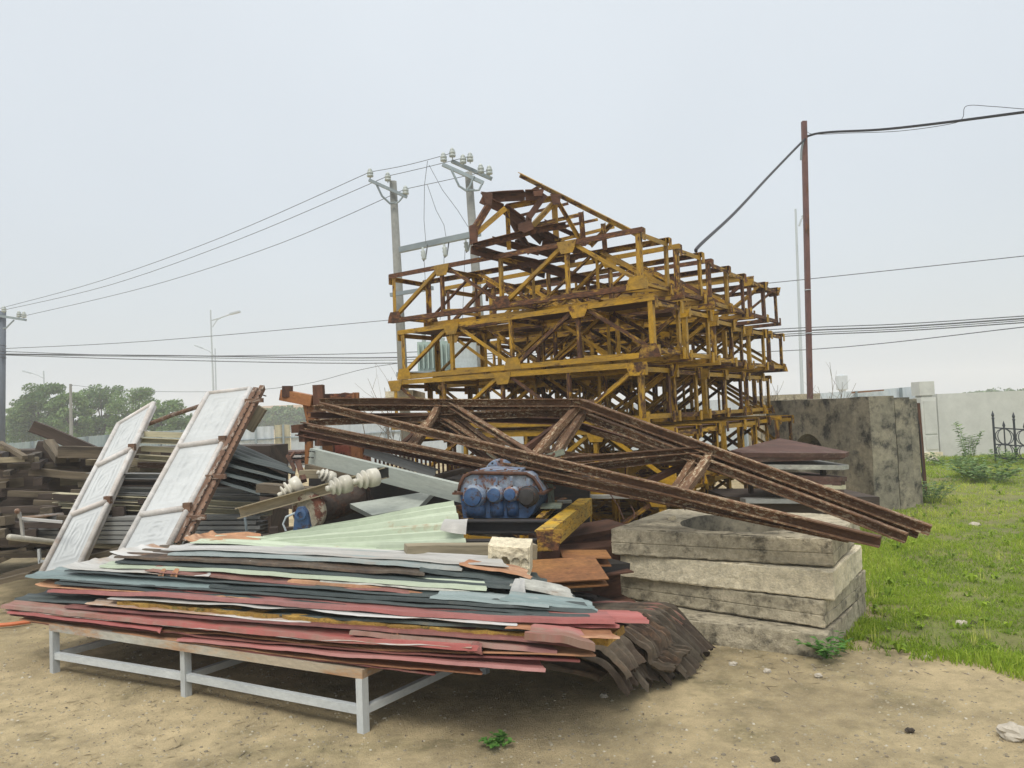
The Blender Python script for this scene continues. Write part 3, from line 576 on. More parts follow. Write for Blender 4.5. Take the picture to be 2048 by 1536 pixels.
# rusty post with a drooping wire right of the slabs
t = thing('rusty_stake', V((at(1838, 880, 12.6).x, 12.6, 0)), 'thin rusty stake standing right of the upright concrete slabs', 'stake')
mb = MB(); mb.bar(V((at(1840, 800, 12.6).x, 12.6, 0)), at(1836, 806, 12.6), .045, .045, up=(1, 0, 0)); mb.build('rod', M['rust'], t)
mb = MB(); mb.tube([at(*p) for p in ((1797, 801, 11.3), (1808, 800, 11.4), (1822, 806, 11.6), (1832, 822, 11.7), (1838, 850, 11.8), (1842, 890, 11.8), (1845, 940, 11.8), (1841, 965, 11.8), (1848, 978, 11.8))], .008, 6)
mb.build('loose_wire', M['cable'], label='dark bent wire arching off the rightmost concrete slab into the grass', cat='wire')
# ================================================================== POLES, LAMPS, WIRES
def conc_pole(name, ptop, pbot, D, r0, r1, label):
    a, b = at(*ptop, D), at(*pbot, D); d = (a - b).normalized(); base = b - d * (b.z / d.z)
    t = thing(name, V((base.x, base.y, 0)), label, 'utility pole'); mb = MB(); mb.tube([base, (base + a) / 2, a], [r1, (r0 + r1) / 2, r0], 14); mb.build('shaft', M['pole_concrete'], t, smooth=True)
    return t, base, a
def insul(p, t, h=.22, r=.055):
    mb = MB(); mb.lathe(p, (0, 0, 1), [(0, .012), (h * .15, .014), (h * .2, r), (h * .38, r * 1.05), (h * .42, r * .7), (h * .47, r), (h * .66, r), (h * .7, r * .62), (h * .78, r * .8), (h * .92, r * .5), (h, .02)], 10); mb.build('insulator', M['ceramic_line'], t, smooth=True)
def insulpx(px, py, D, t): insul(at(px, py, D), t, h=.30, r=.085)
t, _, _ = conc_pole('utility_pole', (786, 363), (806, 750), 21, .10, .155, 'left concrete pole of the twin pole transformer stand')
tL = t
mb = MB(); mb.bar(at(738, 360, 20.8), at(814, 394, 20.8), .08, .08); arm = mb.build('crossarm', M['galv'], t)
mb = MB(); mb.tube([at(752, 367, 20.8), at(764, 392, 20.8), at(780, 407, 20.8), at(792, 405, 20.8)], .03, 6); mb.build('brace', M['galv'], t)
mb = MB(); mb.tube([at(808, 391, 20.8), at(798, 403, 20.8), at(790, 408, 20.8)], .025, 6); mb.build('brace', M['galv'], t)
for p in ((740.6, 358), (776, 366), (811.5, 393)): insulpx(p[0], p[1], 20.8, t)
mb = MB(); mb.bar(at(781, 590, 20.7), at(866, 576, 20.3), .09, .10); mb.build('lower_crossarm', M['galv'], t)
t, _, _ = conc_pole('utility_pole', (937, 345), (966, 740), 20, .10, .155, 'right concrete pole of the twin pole transformer stand')
tR = t
for (a, b, D) in (((885, 329), (967, 366), 19.8), ((903, 322), (984, 358), 20.25)):
    mb = MB(); mb.bar(at(*a, D), at(*b, D), .09, .09); mb.build('crossarm', M['galv'], t)
for pts in (((902, 338), (918, 372), (932, 381), (950, 380)), ((965, 366), (958, 380), (948, 381)), ((948, 352), (940, 372), (934, 380))):
    mb = MB(); mb.tube([at(x, y, 19.75) for x, y in pts], .03, 6); mb.build('brace', M['galv'], t)
for p in ((887.5, 327), (905, 318), (926.5, 331), (940.5, 327), (962, 350), (979, 353)): insulpx(p[0], p[1], 20, t)
# platform beam between the poles, with fuse holders
t = thing('fuse_beam', at(800, 498, 20.8), 'blue grey steel beam with hanging fuses joining the twin poles', 'beam')
mb = MB(); mb.bar(at(800, 500, 20.8), at(960, 466, 19.8), .13, .15); mb.build('beam', M['galv'], t)
for (x, y) in ((845, 495), (888, 488), (931, 478)):
    mb = MB(); mb.lathe(at(x, y, 20.2), (.1, 0, -1), [(0, .03), (.08, .03), (.1, .07), (.16, .05), (.2, .075), (.26, .05), (.3, .07), (.34, .03)], 10); f = mb.build('fuse_holder', M['ceramic_line'], t, smooth=True)
    mb = MB(); mb.tube([at(x + 10, y - 6, 20.2), at(x + 6, y + 22, 20.2), at(x + 1, y + 27, 20.2)], .018, 5); mb.build('fuse_link', M['wire'], t)
for pts in (((855, 322), (849, 370), (848, 440), (852, 488)), ((855, 370), (872, 420), (888, 450), (893, 480)), ((858, 330), (885, 380), (915, 420), (937, 455)), ((848, 515), (852, 590), (870, 650)), ((888, 510), (888, 560), (880, 640)), ((930, 500), (928, 560), (925, 640))):
    mb = MB(); mb.tube([at(x, y, 20.2) for x, y in pts], .009, 4); mb.build('dropper_wire', M['wire'], t)
# transformer on the platform
t = thing('transformer', at(892, 742, 20.5), 'pale green finned transformer tank between the twin poles behind the yellow stack', 'transformer')
a, b = at(834, 684, 20.3), at(900, 742, 20.3)
bx(a.x, b.x, 20.3, 21.0, b.z, a.z).build('tank', M['transformer'], t)
for i in range(7):
    x = a.x + (b.x - a.x) * (i + .5) / 7; bx(x - .015, x + .015, 20.12, 20.3, b.z + .08, a.z - .08).build('fin', M['transformer'], t)
a2, b2_ = at(906, 686, 20.2), at(955, 742, 20.2); bx(a2.x, b2_.x, 20.2, 20.9, b2_.z, a2.z).build('cabinet', P('cabinet_grey', (.45, .5, .5), .5), t)
for x in (848, 866, 885): 
    mb = MB(); mb.lathe(at(x, 684, 20.6), (0, 0, 1), [(0, .05), (.1, .07), (.14, .04), (.2, .06), (.25, .02)], 8); mb.build('bushing', M['ceramic_line'], t)
a, b = at(800, 750, 20.3), at(965, 742, 19.9); mb = MB(); mb.bar(a, b, .6, .12); mb.build('platform', M['galv'], t)
# pole at the left edge
t, _, tp = conc_pole('utility_pole', (6, 622), (1, 900), 30, .11, .17, 'dark concrete utility pole cut by the left edge')
t.children[0].data.materials[0] = P('dark_pole', (.10, .12, .15), .8)
mb = MB(); mb.bar(at(-25, 628, 29.8), at(52, 640, 29.8), .09, .09); mb.build('crossarm', M['galv'], t)
mb = MB(); mb.tube([at(28, 640, 29.8), at(12, 656, 29.8), at(6, 657, 29.8)], .03, 5); mb.build('brace', M['galv'], t)
for x, y in ((8, 627), (38, 637), (48, 638), (-20, 626)): insulpx(x, y, 29.8, t)
mb = MB()
for y in (690, 702, 708, 714): mb.bar(at(0, y, 29.8), at(12, y + 2, 29.8), .05, .03)
mb.build('cable_clamps', M['iron'], t)
# street lamps
def lamp(px0, py0, px1, D, arm, label, r=.07):
    a = at(px0, py0, D); base = V((at(px1, 860, D).x, D, 0)); t = thing('street_lamp', base, label, 'street lamp'); mb = MB(); mb.tube([base, a], [r * 1.3, r * .7], 8); mb.build('pole', M['lamp'], t)
    pts = [at(x, y, D) for x, y in arm[0]]; mb = MB(); mb.tube(pts, r * .6, 6); mb.build('arm', M['lamp'], t)
    if len(arm) > 2: mb = MB(); mb.tube([at(x, y, D) for x, y in arm[2]], r * .5, 6); mb.build('arm_brace', M['lamp'], t)
    h = arm[1]; mb = MB(); p, q = at(*h[0], D), at(*h[1], D); mb.bar(p, q, .3, .12); mb.build('lamp_head', M['lamp'], t)
lamp(421, 620, 430, 55, (((423, 641), (445, 634), (462, 628)), ((460, 628), (480, 623)), ((425, 654), (434, 640), (448, 632))), 'tallest street lamp left of the yellow stack with its arm pointing right')
lamp(430, 697, 434, 75, (((430, 713), (418, 702), (402, 695)), ((404, 696), (390, 691))), 'shorter street lamp with its arm pointing left, close beside the tallest one', .08)
lamp(87, 742, 93, 75, (((87, 756), (75, 750), (60, 745)), ((61, 746), (46, 742))), 'street lamp in front of the trees at far left', .09)
lamp(1591, 418, 1607, 40, (((1598, 452), (1602, 440), (1606, 433)), ((1605, 433), (1616, 431))), 'pale street lamp rising just left of the rusty steel pole', .08)
base = V((at(142, 860, 50).x, 50, 0)); t = thing('roadside_post', base, 'plain pale concrete post standing before the left trees', 'post'); mb = MB(); mb.tube([base, at(141, 768, 50)], [.12, .08], 8); mb.build('shaft', M['pole_concrete'], t)
mb = MB(); mb.bar(at(139, 771, 50), at(145, 771, 50), .06, .06); mb.build('bracket', M['galv'], t)
# rusty steel pole with the black cable
D = 14.3; a, b = at(1608, 243, D), at(1620, 790, D); d = (a - b).normalized(); base = b - d * (b.z / d.z)
t = thing('steel_pole', V((base.x, base.y, 0)), 'tall thin rusty steel pole carrying a sagging black cable', 'pole')
mb = MB(); mb.bar(base, a, .085, .085, up=(0, 1, 0)); mb.build('shaft', W('pole_rust', (.10, .045, .038), (.13, .06, .05), DR, OR, amt=.4), t)
for y in (582, 668):
    mb = MB(); p = a.lerp(b, (y - 243) / 547); mb.tube([p + V((.06 * math.cos(q), .06 * math.sin(q), 0)) for q in [i * .785 for i in range(9)]], .008, 4); mb.build('wire_tie', M['lamp'], t)
def cable(pts, r, label, mat='wire', name='overhead_wire', sub=6, cat='wire', group=None, wob=0):
    P3 = [at(*p) for p in pts]; out = []
    for i in range(len(P3) - 1):
        p0 = P3[max(i - 1, 0)]; p1, p2 = P3[i], P3[i + 1]; p3 = P3[min(i + 2, len(P3) - 1)]
        for q in range(sub):
            t_ = q / sub; out.append(.5 * ((2 * p1) + (p2 - p0) * t_ + (2 * p0 - 5 * p1 + 4 * p2 - p3) * t_ ** 2 + (3 * p1 - p0 - 3 * p2 + p3) * t_ ** 3))
    out.append(P3[-1]); mb = MB(); mb.tube(out, r, 5); return mb.build(name, M[mat], label=label, cat=cat, group=group)
cable([(1392, 503, 9.1), (1402, 488, 9.3), (1470, 425, 11), (1540, 350, 13), (1605, 283, 14.2), (1622, 270, 14.2), (1660, 264, 13.8), (1760, 259, 13), (1880, 246, 12), (2048, 224, 11), (2200, 205, 10)], .022, 'thick black cable sagging from the yellow stack over the steel pole to the right edge', 'cable', 'power_cable', cat='cable')
cable([(1612, 255, 14.2), (1624, 268, 14), (1700, 266, 13.4), (1800, 262, 12.7), (1900, 248, 12), (1925, 236, 11.9), (1933, 212, 11.9), (1985, 213, 11.5), (2048, 218, 11), (2120, 222, 10.6)], .005, 'thin loose wire twisted along the black cable and looping above it', 'cable', 'loose_wire', cat='wire')
cable([(1606, 285, 14.2), (1603, 300, 14.2), (1602, 320, 14.2)], .02, 'short frayed cable end dangling from the steel pole top', 'galv', 'cable_end', cat='cable')
g = 'high lines sagging from the left edge pole to the twin poles'
cable([(-5, 618, 30), (200, 562, 27), (450, 472, 24), (740, 344, 20.8)], .0095, 'topmost of the three lines climbing to the left twin pole', group=g)
cable([(8, 620, 30), (220, 570, 27), (480, 478, 24), (776, 352, 20.8)], .0095, 'middle of the three lines climbing to the left twin pole', group=g)
cable([(48, 632, 30), (300, 572, 27), (560, 487, 23.5), (811, 378, 20.8)], .0095, 'lowest of the three lines climbing to the left twin pole', group=g)
g = 'short lines between the twin poles'
cable([(740, 344, 20.8), (810, 331, 20.5), (887, 311, 20), (905, 304, 20)], .009, 'upper short line between the tops of the twin poles', group=g)
cable([(776, 352, 20.8), (850, 335, 20.5), (926, 316, 20), (940, 313, 20)], .009, 'middle short line between the tops of the twin poles', group=g)
cable([(811, 378, 20.8), (890, 361, 20.4), (962, 345, 20), (979, 339, 20)], .009, 'lower short line between the tops of the twin poles', group=g)
g = 'low lines crossing behind the yellow stack'
cable([(10, 697, 30), (300, 682, 29), (780, 640, 27), (1200, 598, 25), (1540, 566, 23), (2048, 512, 20), (2200, 495, 19)], .012, 'single line running above the low cable bundle', group=g)
for i, (yl, y1, y2, y3, yr, r, lb) in enumerate(((703, 712, 705, 658, 632, .014, 'topmost cable of the low bundle'), (708, 711, 715, 664, 637, .022, 'second cable from the top of the low bundle'), (709, 714, 720, 669, 641, .012, 'third cable from the top of the low bundle'), (710, 720, 726, 673, 645, .016, 'fourth cable from the top of the low bundle'))):
    cable([(10, yl, 30), (330, y1, 29), (800, y2, 27), (1200, (y2 + y3) / 2 + 2, 25), (1560, y3, 23), (1800, (y3 + yr) / 2 + 3, 21.5), (2048, yr, 20), (2200, yr - 10, 19)], r, lb, group=g)
cable([(145, 770, 50), (250, 781, 47), (440, 783, 42), (600, 770, 38), (800, 726, 33), (1200, 712, 30), (1620, 699, 25), (2048, 654, 20), (2200, 635, 19)], .013, 'faint lowest line dipping from the roadside post past the stack to the right edge', group=g)

# ================================================================== YELLOW LATTICE SECTIONS
e_ = V((.526, .85, 0)); f_ = V((-.812, .584, 0))
A0 = V((at(1283, 450, 7.6).x, 7.6, 0))
SL, SH, SWd = 3.52, .62, .69
def section(kind, seed):
    """one gantry section in local coordinates: x along, y from 0 to -width, z up"""
    r2 = random.Random(seed); t = thing('lattice_section', V((0, 0, 0)), '', ''); t['local'] = 1; Y = M['yellow_old' if seed == 1 else 'yellow']; n = 4; s_ = .056; xs = [SL * i / n for i in range(n + 1)]
    for (y, z, fx, fy) in ((0, 0, 1, 1), (0, SH, 1, -1), (-SWd, 0, -1, 1), (-SWd, SH, -1, -1)):
        mb = MB(); mb.L((0, y, z), (SL, y, z), s_, .006, fx, fy); mb.build('chord', Y, t)
    for y, sg in ((-.008, 1), (-SWd + .008, -1)):
        for i, x in enumerate(xs):
            x0 = min(max(x, .03), SL - .03); mb = MB(); w_ = .052 if i in (0, n) else .040
            mb.L((x0 - .02 * (i == n), y, .006), (x0 - .02 * (i == n), y, SH - .006), w_, .005, sg * (-1), 1 if i < n else -1, up=(1, 0, 0)); mb.build('post', Y, t)
        for i in range(n):
            up = ((i + kind) % 2 == 0); z0, z1 = (.05, SH - .05) if up else (SH - .05, .05)
            mb = MB(); mb.L((xs[i] + .05, y - sg * .012, z0), (xs[i + 1] - .05, y - sg * .012, z1), .042, .005, 1 if sg > 0 else -1, 1, up=(0, 0, 1)); mb.build('diagonal', Y, t)
        for i, x in enumerate(xs):
            top = (i + kind) % 2 == 1; zc = SH - .075 if top else .075; h = .075; ww = .12; x0 = min(max(x, ww * .7), SL - ww * .7)
            mb = MB(); yy = y + sg * .0115
            pts = [(x0 - ww, yy, zc + (h if top else -h)), (x0 + ww, yy, zc + (h if top else -h)), (x0 + ww * .85, yy, zc), (x0 + ww * .6, yy, zc - (h * .8 if top else -h * .8)), (x0 - ww * .6, yy, zc - (h * .8 if top else -h * .8)), (x0 - ww * .85, yy, zc)]
            mb.plate(pts, .006); mb.build('gusset_plate', Y, t)
    if seed != 1:  # a few decks are real; the other plates are added to darken the stack inside
        for i in range(n):
            if i in ((0, 1, 3) if seed == 2 else (0, 1, 2, 3)):
                mb = MB(); mb.slab([(xs[i] + .05, -SWd + .05), (xs[i + 1] - .02, -SWd + .05), (xs[i + 1] - .02, -.09), (xs[i] + .05, -.07)], SH - .022, SH - .016); mb.build('shade_deck_plate', M['rust'], t)
    for z in (.045, SH - .045):
        for i, x in enumerate(xs):
            x0 = min(max(x, .028), SL - .028); mb = MB(); mb.L((x0, -.01, z), (x0, -SWd + .01, z), .05 if i in (0, n) else .04, .005, 1 if i else -1, -1 if z > .3 else 1); mb.build('cross_strut', Y, t)
        for i in range(n if z < .3 else 0):
            y0, y1 = (-.03, -SWd + .03) if (i + kind) % 2 else (-SWd + .03, -.03)
            mb = MB(); mb.L((xs[i] + .03, y0, z + .004), (xs[i + 1] - .03, y1, z + .004), .034, .004); mb.build('lateral_brace', Y, t)
    for x in (-.006, SL + .002):                  # bolted end lugs
        for y in (-.03, -SWd + .03):
            for z in (.06, SH - .07):
                mb = MB(); mb.box((x, y, z), (.012, .055, .12)); mb.build('end_lug', Y, t)
    return t
protos = [section(0, 1), section(1, 1), section(0, 2), section(1, 3)]
CO = [0, 1.05, 2.2, 3.07, 4.08, 4.96]
names_l = ['topmost layer', 'second layer from the top', 'middle layer', 'second layer from the bottom', 'bottom layer']
names_c = ['nearest the camera', 'second from the front', 'third from the front', 'fourth from the front', 'second from the back', 'at the back']
used = [0] * 4; zl = [2.80, 2.115, 1.455, .80, .14]
sh = [(0, 0), (.07, -.03), (.05, .10), (.12, -.12), (.16, .05)]
kinds = [0, 0, 1, 0, 1]; r3 = random.Random(4)
for li in range(5):
    for ci in range(6):
        kd = (kinds[li] if ci == 0 else r3.randrange(2)) + (2 if li else 0)
        if not used[kd]: o = protos[kd]; used[kd] = 1
        else: o = copy_tree(protos[kd])
        j = (0 if ci == 0 else (r3.uniform(-.03, .04) if li == 0 else r3.uniform(-.03, .13))); eo = 0 if ci == 0 else r3.uniform(-.05, .05)
        if li and ci: eo += r3.uniform(-.08, .03)
        p = A0 + e_ * (CO[ci] + eo) + f_ * (sh[li][1] + j) + V((1, 0, 0)) * sh[li][0] * (1 if ci == 0 else max(0, .6 - .2 * ci))
        o.location = (p.x, p.y, zl[li] + (ci * .012 if li == 0 else 0)); o.rotation_euler = (r3.uniform(-.008, .008) if ci else 0, R(.35) if (li + ci) % 2 else R(-.2), math.atan2(f_.y, f_.x) + (r3.uniform(-.02, .02) if ci else 0))
        tag(o, f'yellow lattice section of the {names_l[li]}, {names_c[ci]}', 'lattice section', 'yellow lattice sections stacked in rows')
        sc_ = 1 - .012 * ci; o.scale = (1, 1, 1)
# sleepers under the stack
for i in range(4):
    p = A0 + f_ * (.25 + i * 1.0) - e_ * .1; q = p + e_ * 6.0; mb = MB(); mb.bar(V((p.x, p.y, .07)), V((q.x, q.y, .07)), .16, .13); mb.build('sleeper', M['wood_dark'], label=f'dark timber sleeper under the yellow stack, {("nearest the slabs", "second from the slabs", "third from the slabs", "farthest left")[i]}', cat='sleeper', group='sleepers under the yellow stack')
# twisted wreck on top
def wreck():
    D0 = 8.9; t = thing('bent_section', at(1050, 480, D0), 'crumpled rusty section lying twisted on top of the yellow stack', 'lattice section')
    Y, Rr, YO = M['yellow_old'], M['rust'], M['yellow_old']
    S = lambda a, b, z, m, nm, da=0, db=0, n=1: MB().L(at(*a, D0 + da), at(*b, D0 + db), z, .007, 1, -1).build(nm, m, t)
    def bent(pts, z, m, nm):
        mb = MB(); 
        for (a, b) in zip(pts, pts[1:]): mb.L(at(*a), at(*b), z, .008, 1, -1)
        mb.build(nm, m, t)
    S((1042, 346), (1288, 470), .055, YO, 'chord', .2, -.9)
    bent([(965, 390, 8.7), (1010, 386, 8.65), (1050, 384, 8.6), (1086, 383, 8.6)], .10, Rr, 'bent_chord')
    bent([(965, 392, 8.7), (1008, 412, 8.7), (1045, 440, 8.8), (1085, 478, 9.0), (1140, 505, 9.3)], .09, Rr, 'bent_chord')
    bent([(1085, 385, 8.55), (1062, 418, 8.55), (1052, 432, 8.55), (1050, 460, 8.6)], .07, Rr, 'bent_post')
    bent([(974, 408, 8.6), (944, 458, 8.5), (942, 488, 8.5)], .07, YO, 'bent_post'); bent([(1008, 412, 8.6), (950, 462, 8.55)], .06, YO, 'diagonal')
    bent([(945, 488, 8.5), (1035, 465, 8.6), (1068, 455, 8.6), (1130, 445, 8.8)], .07, YO, 'chord')
    bent([(942, 492, 8.5), (985, 505, 8.7), (1060, 520, 9), (1180, 560, 9.6)], .09, Rr, 'bent_chord')
    bent([(1010, 410, 8.7), (1108, 392, 8.9)], .06, YO, 'chord'); S((1010, 412), (1014, 500), .05, YO, 'post', -.2, -.1)
    S((1110, 398), (1062, 450), .055, YO, 'diagonal', 0, -.2); S((1113, 395), (1118, 482), .065, YO, 'post'); S((1120, 405), (1165, 482), .045, YO, 'diagonal')
    S((1166, 424), (1172, 492), .055, YO, 'post', -.2, -.2); S((1210, 447), (1214, 500), .05, YO, 'post', -.4, -.4); S((1180, 490), (1228, 440), .045, YO, 'diagonal', -.2, -.4)
    S((1084, 366), (1040, 392), .04, Rr, 'cross_strut', .1, 0); S((1136, 404), (1040, 428), .035, YO, 'cross_strut', .4, .1); S((1166, 424), (1062, 448), .045, YO, 'cross_strut', .1, -.1)
    S((1195, 436), (1100, 456), .035, YO, 'cross_strut', .4, .1); S((1228, 450), (1120, 476), .04, YO, 'cross_strut', .1, 0); S((1250, 462), (1150, 490), .035, YO, 'cross_strut', .3, 0)
    S((1010, 415), (1062, 505), .06, Rr, 'diagonal', .2, .4); S((1072, 455), (1160, 505), .06, Rr, 'diagonal', -.2, .3); S((985, 475), (1080, 500), .07, Rr, 'cross_strut'); S((1030, 480), (1150, 520), .08, Rr, 'diagonal', .5, .9)
    S((960, 497), (1090, 545), .08, Rr, 'chord', .3, .9); S((1090, 440), (1180, 480), .05, Rr, 'diagonal', .5, .4)
    for pts in (((962, 383), (985, 386), (984, 412), (972, 408)), ((1066, 382), (1088, 380), (1084, 392), (1068, 392)), ((1036, 448), (1062, 440), (1068, 458), (1050, 466), (1036, 460)), ((938, 452), (950, 448), (956, 484), (940, 490)), ((1100, 388), (1122, 388), (1120, 408), (1106, 410))):
        MB().plate([at(x, y, 8.48) for x, y in pts], .01).build('gusset_plate', Rr, t)
wreck()
# things caught between layers
mb = MB(); mb.slab([(at(770, 780, 9.9).x, 9.9), (at(830, 780, 9.9).x, 9.7), (at(850, 780, 11).x, 11), (at(790, 780, 11).x, 11.3)], at(770, 780, 9.9).z - .1, at(770, 780, 9.9).z - .02)
mb.build('concrete_plank', M['concrete_light'], label='pale flat plank wedged between layers at the left end of the yellow stack', cat='plank')

# ================================================================== RUSTY ROOF TRUSSES
def truss(T, label, m, h, offw=0, webs=True):
    TL, A, TR, BL, BR = [at(*p) for p in T]; t = thing('roof_truss', V((A.x, A.y, A.z)), label, 'roof truss', 'rusty roof trusses leaning in a fan')
    w_ = h * .85
    def mem(a, b, nm, hh=h, fx=-1, mt=m):      # double channel look: channel with its open side to the camera
        mb = MB(); mb.C(a, b, hh, w_, .009, fx=1, seg=8, wob=.006); mb.build(nm, mt, t)
    mem(TL, A, 'top_chord'); mem(A, TR, 'top_chord'); mem(BL, BR, 'bottom_chord')
    if webs:
        B = lambda f: BL.lerp(BR, f); T1 = lambda f: TL.lerp(A, f); T2 = lambda f: A.lerp(TR, f); wo_ = V((.0, .04, 0)); hh = h * .72
        mem(T1(.51) + wo_, B(.268) + wo_, 'web', hh); mem(T1(.53) + wo_, B(.505) + wo_, 'web', hh); mem(A + wo_, B(.50) + wo_, 'web', hh)
        mem(B(.53) + wo_, T2(.426) + wo_, 'web', hh); mem(T2(.451) + wo_, B(.755) + wo_, 'web', hh); mem(A + wo_ * 2 + V((.07, 0, -.03)), B(.535) + wo_ * 2, 'web', hh)
        for p in (A, T1(.52), B(.51)):
            mb = MB(); q = p + V((0, .03, -.02)); mb.plate([q + V((-.1, 0, .05)), q + V((.1, 0, .05)), q + V((.08, 0, -.07)), q + V((-.08, 0, -.07))], .008); mb.build('gusset_plate', m, t)
truss([(640, 803, 7.5), (1166, 806, 6.4), (1862, 1059, 4.95), (648, 812, 7.4), (1762, 1082, 4.62)], 'front rusty roof truss reaching farthest right over the grass', M['rust_flake'], .068)
truss([(618, 846, 7.45), (1150, 824, 6.55), (1815, 1075, 4.85), (622, 856, 7.3), (1700, 1072, 4.85)], 'second rusty roof truss nested below the front one', M['rust_flake'], .064)
truss([(622, 830, 7.75), (1132, 842, 6.85), (1805, 1050, 5.2), (598, 864, 7.35), (1560, 1042, 5.3)], 'rearmost rusty roof truss of the leaning fan', M['rust'], .062)
truss([(630, 817, 7.65), (1158, 813, 6.6), (1838, 1066, 5.05), (608, 850, 7.4), (1735, 1078, 4.75)], 'third rusty roof truss sandwiched between the front and rear ones', M['rust_flake'], .06)
for i, (a, b, hh, lb) in enumerate((((606, 866, 7.45), (1112, 950, 6.0), .045, 'lowest loose rusty angle bar at the left of the roof trusses'), ((640, 838, 7.8), (1160, 828, 6.9), .045, 'level loose rusty angle bar behind the left halves of the trusses'),
        ((1180, 868, 6.5), (1790, 1058, 5.2), .045, 'loose rusty angle bar following the right slope of the trusses'), ((640, 816, 7.9), (1100, 908, 6.6), .04, 'loose rusty angle bar crossing behind the left half of the front truss'), ((1112, 912, 6.35), (1425, 938, 5.95), .05, 'loose rusty angle bar lying level right of the gearbox'),
        ((900, 845, 7.0), (1075, 935, 6.4), .04, 'short loose rusty bar inside the left half of the trusses'), ((1110, 955, 6.0), (1560, 1035, 5.35), .045, 'loose rusty angle bar resting low over the slabs'))):
    mb = MB(); mb.L(at(*a), at(*b), hh, .007, -1, 1, seg=6, wob=.015); mb.build('angle_bar', M['rust_flake'], label=lb, cat='angle bar', group='loose rusty angle bars among the roof trusses')
# orange machine frame and posts at left end of the trusses
t = thing('orange_machine', at(640, 900, 7.9), 'rusty orange steel machine standing left of the yellow stack', 'machine')
def bb(a, b, w_, h, nm, m, tt=None, up=(0, 0, 1)):
    mb = MB(); mb.bar(at(*a), at(*b), w_, h, up=up); return mb.build(nm, M[m] if isinstance(m, str) else m, tt)
bb((566, 790, 7.9), (628, 802, 7.8), .12, .11, 'arm', 'orange', t); bb((575, 772, 7.85), (575, 795, 7.85), .08, .09, 'lug', 'rust', t, (1, 0, 0))
bb((637, 770, 7.8), (640, 830, 7.8), .10, .10, 'post', 'rust', t, (1, 0, 0)); bb((645, 794, 7.95), (710, 792, 7.95), .08, .06, 'beam', 'orange', t)
bb((618, 800, 7.85), (628, 845, 7.85), .10, .12, 'post', 'orange', t, (1, 0, 0)); bb((712, 785, 8), (712, 805, 8), .06, .06, 'lug', 'orange', t, (1, 0, 0))
bb((618, 860, 8), (618, 935, 8), .07, .07, 'leg', 'orange', t, (1, 0, 0)); bb((655, 870, 8.1), (660, 930, 8.1), .12, .10, 'leg', 'orange', t, (1, 0, 0)); bb((712, 880, 8.2), (715, 930, 8.2), .12, .10, 'leg', 'orange', t, (1, 0, 0))
mb = MB(); mb.plate([at(660, 874, 8.25), at(740, 880, 8.3), at(742, 925, 8.3), at(660, 920, 8.25)], .02); mb.build('side_plate', W('red_rust_plate', (.26, .07, .045), (.33, .15, .09), DR, OR, amt=.5, scale=9, along=1), t)
mb = MB(); mb.tube([at(690, 795 - 8 * math.sin(a), 8) + V((.07 * math.cos(a), 0, 0)) for a in [i * .52 for i in range(7)]], .012, 6); mb.build('lifting_ring', M['rust'], t)
for i, (a, b, lb) in enumerate((((590, 858, 7.3), (640, 852, 7.6), 'stubby rusty timber end poking out left of the trusses, upper one'), ((603, 876, 7.3), (680, 868, 7.6), 'stubby rusty timber end poking out left of the trusses, middle one'), ((632, 884, 7.2), (720, 880, 7.4), 'stubby rusty timber end poking out left of the trusses, lower one'))):
    mb = MB(); mb.bar(at(*a), at(*b), .10, .075); mb.build('steel_stub', M['rust'], label=lb, cat='steel stub')
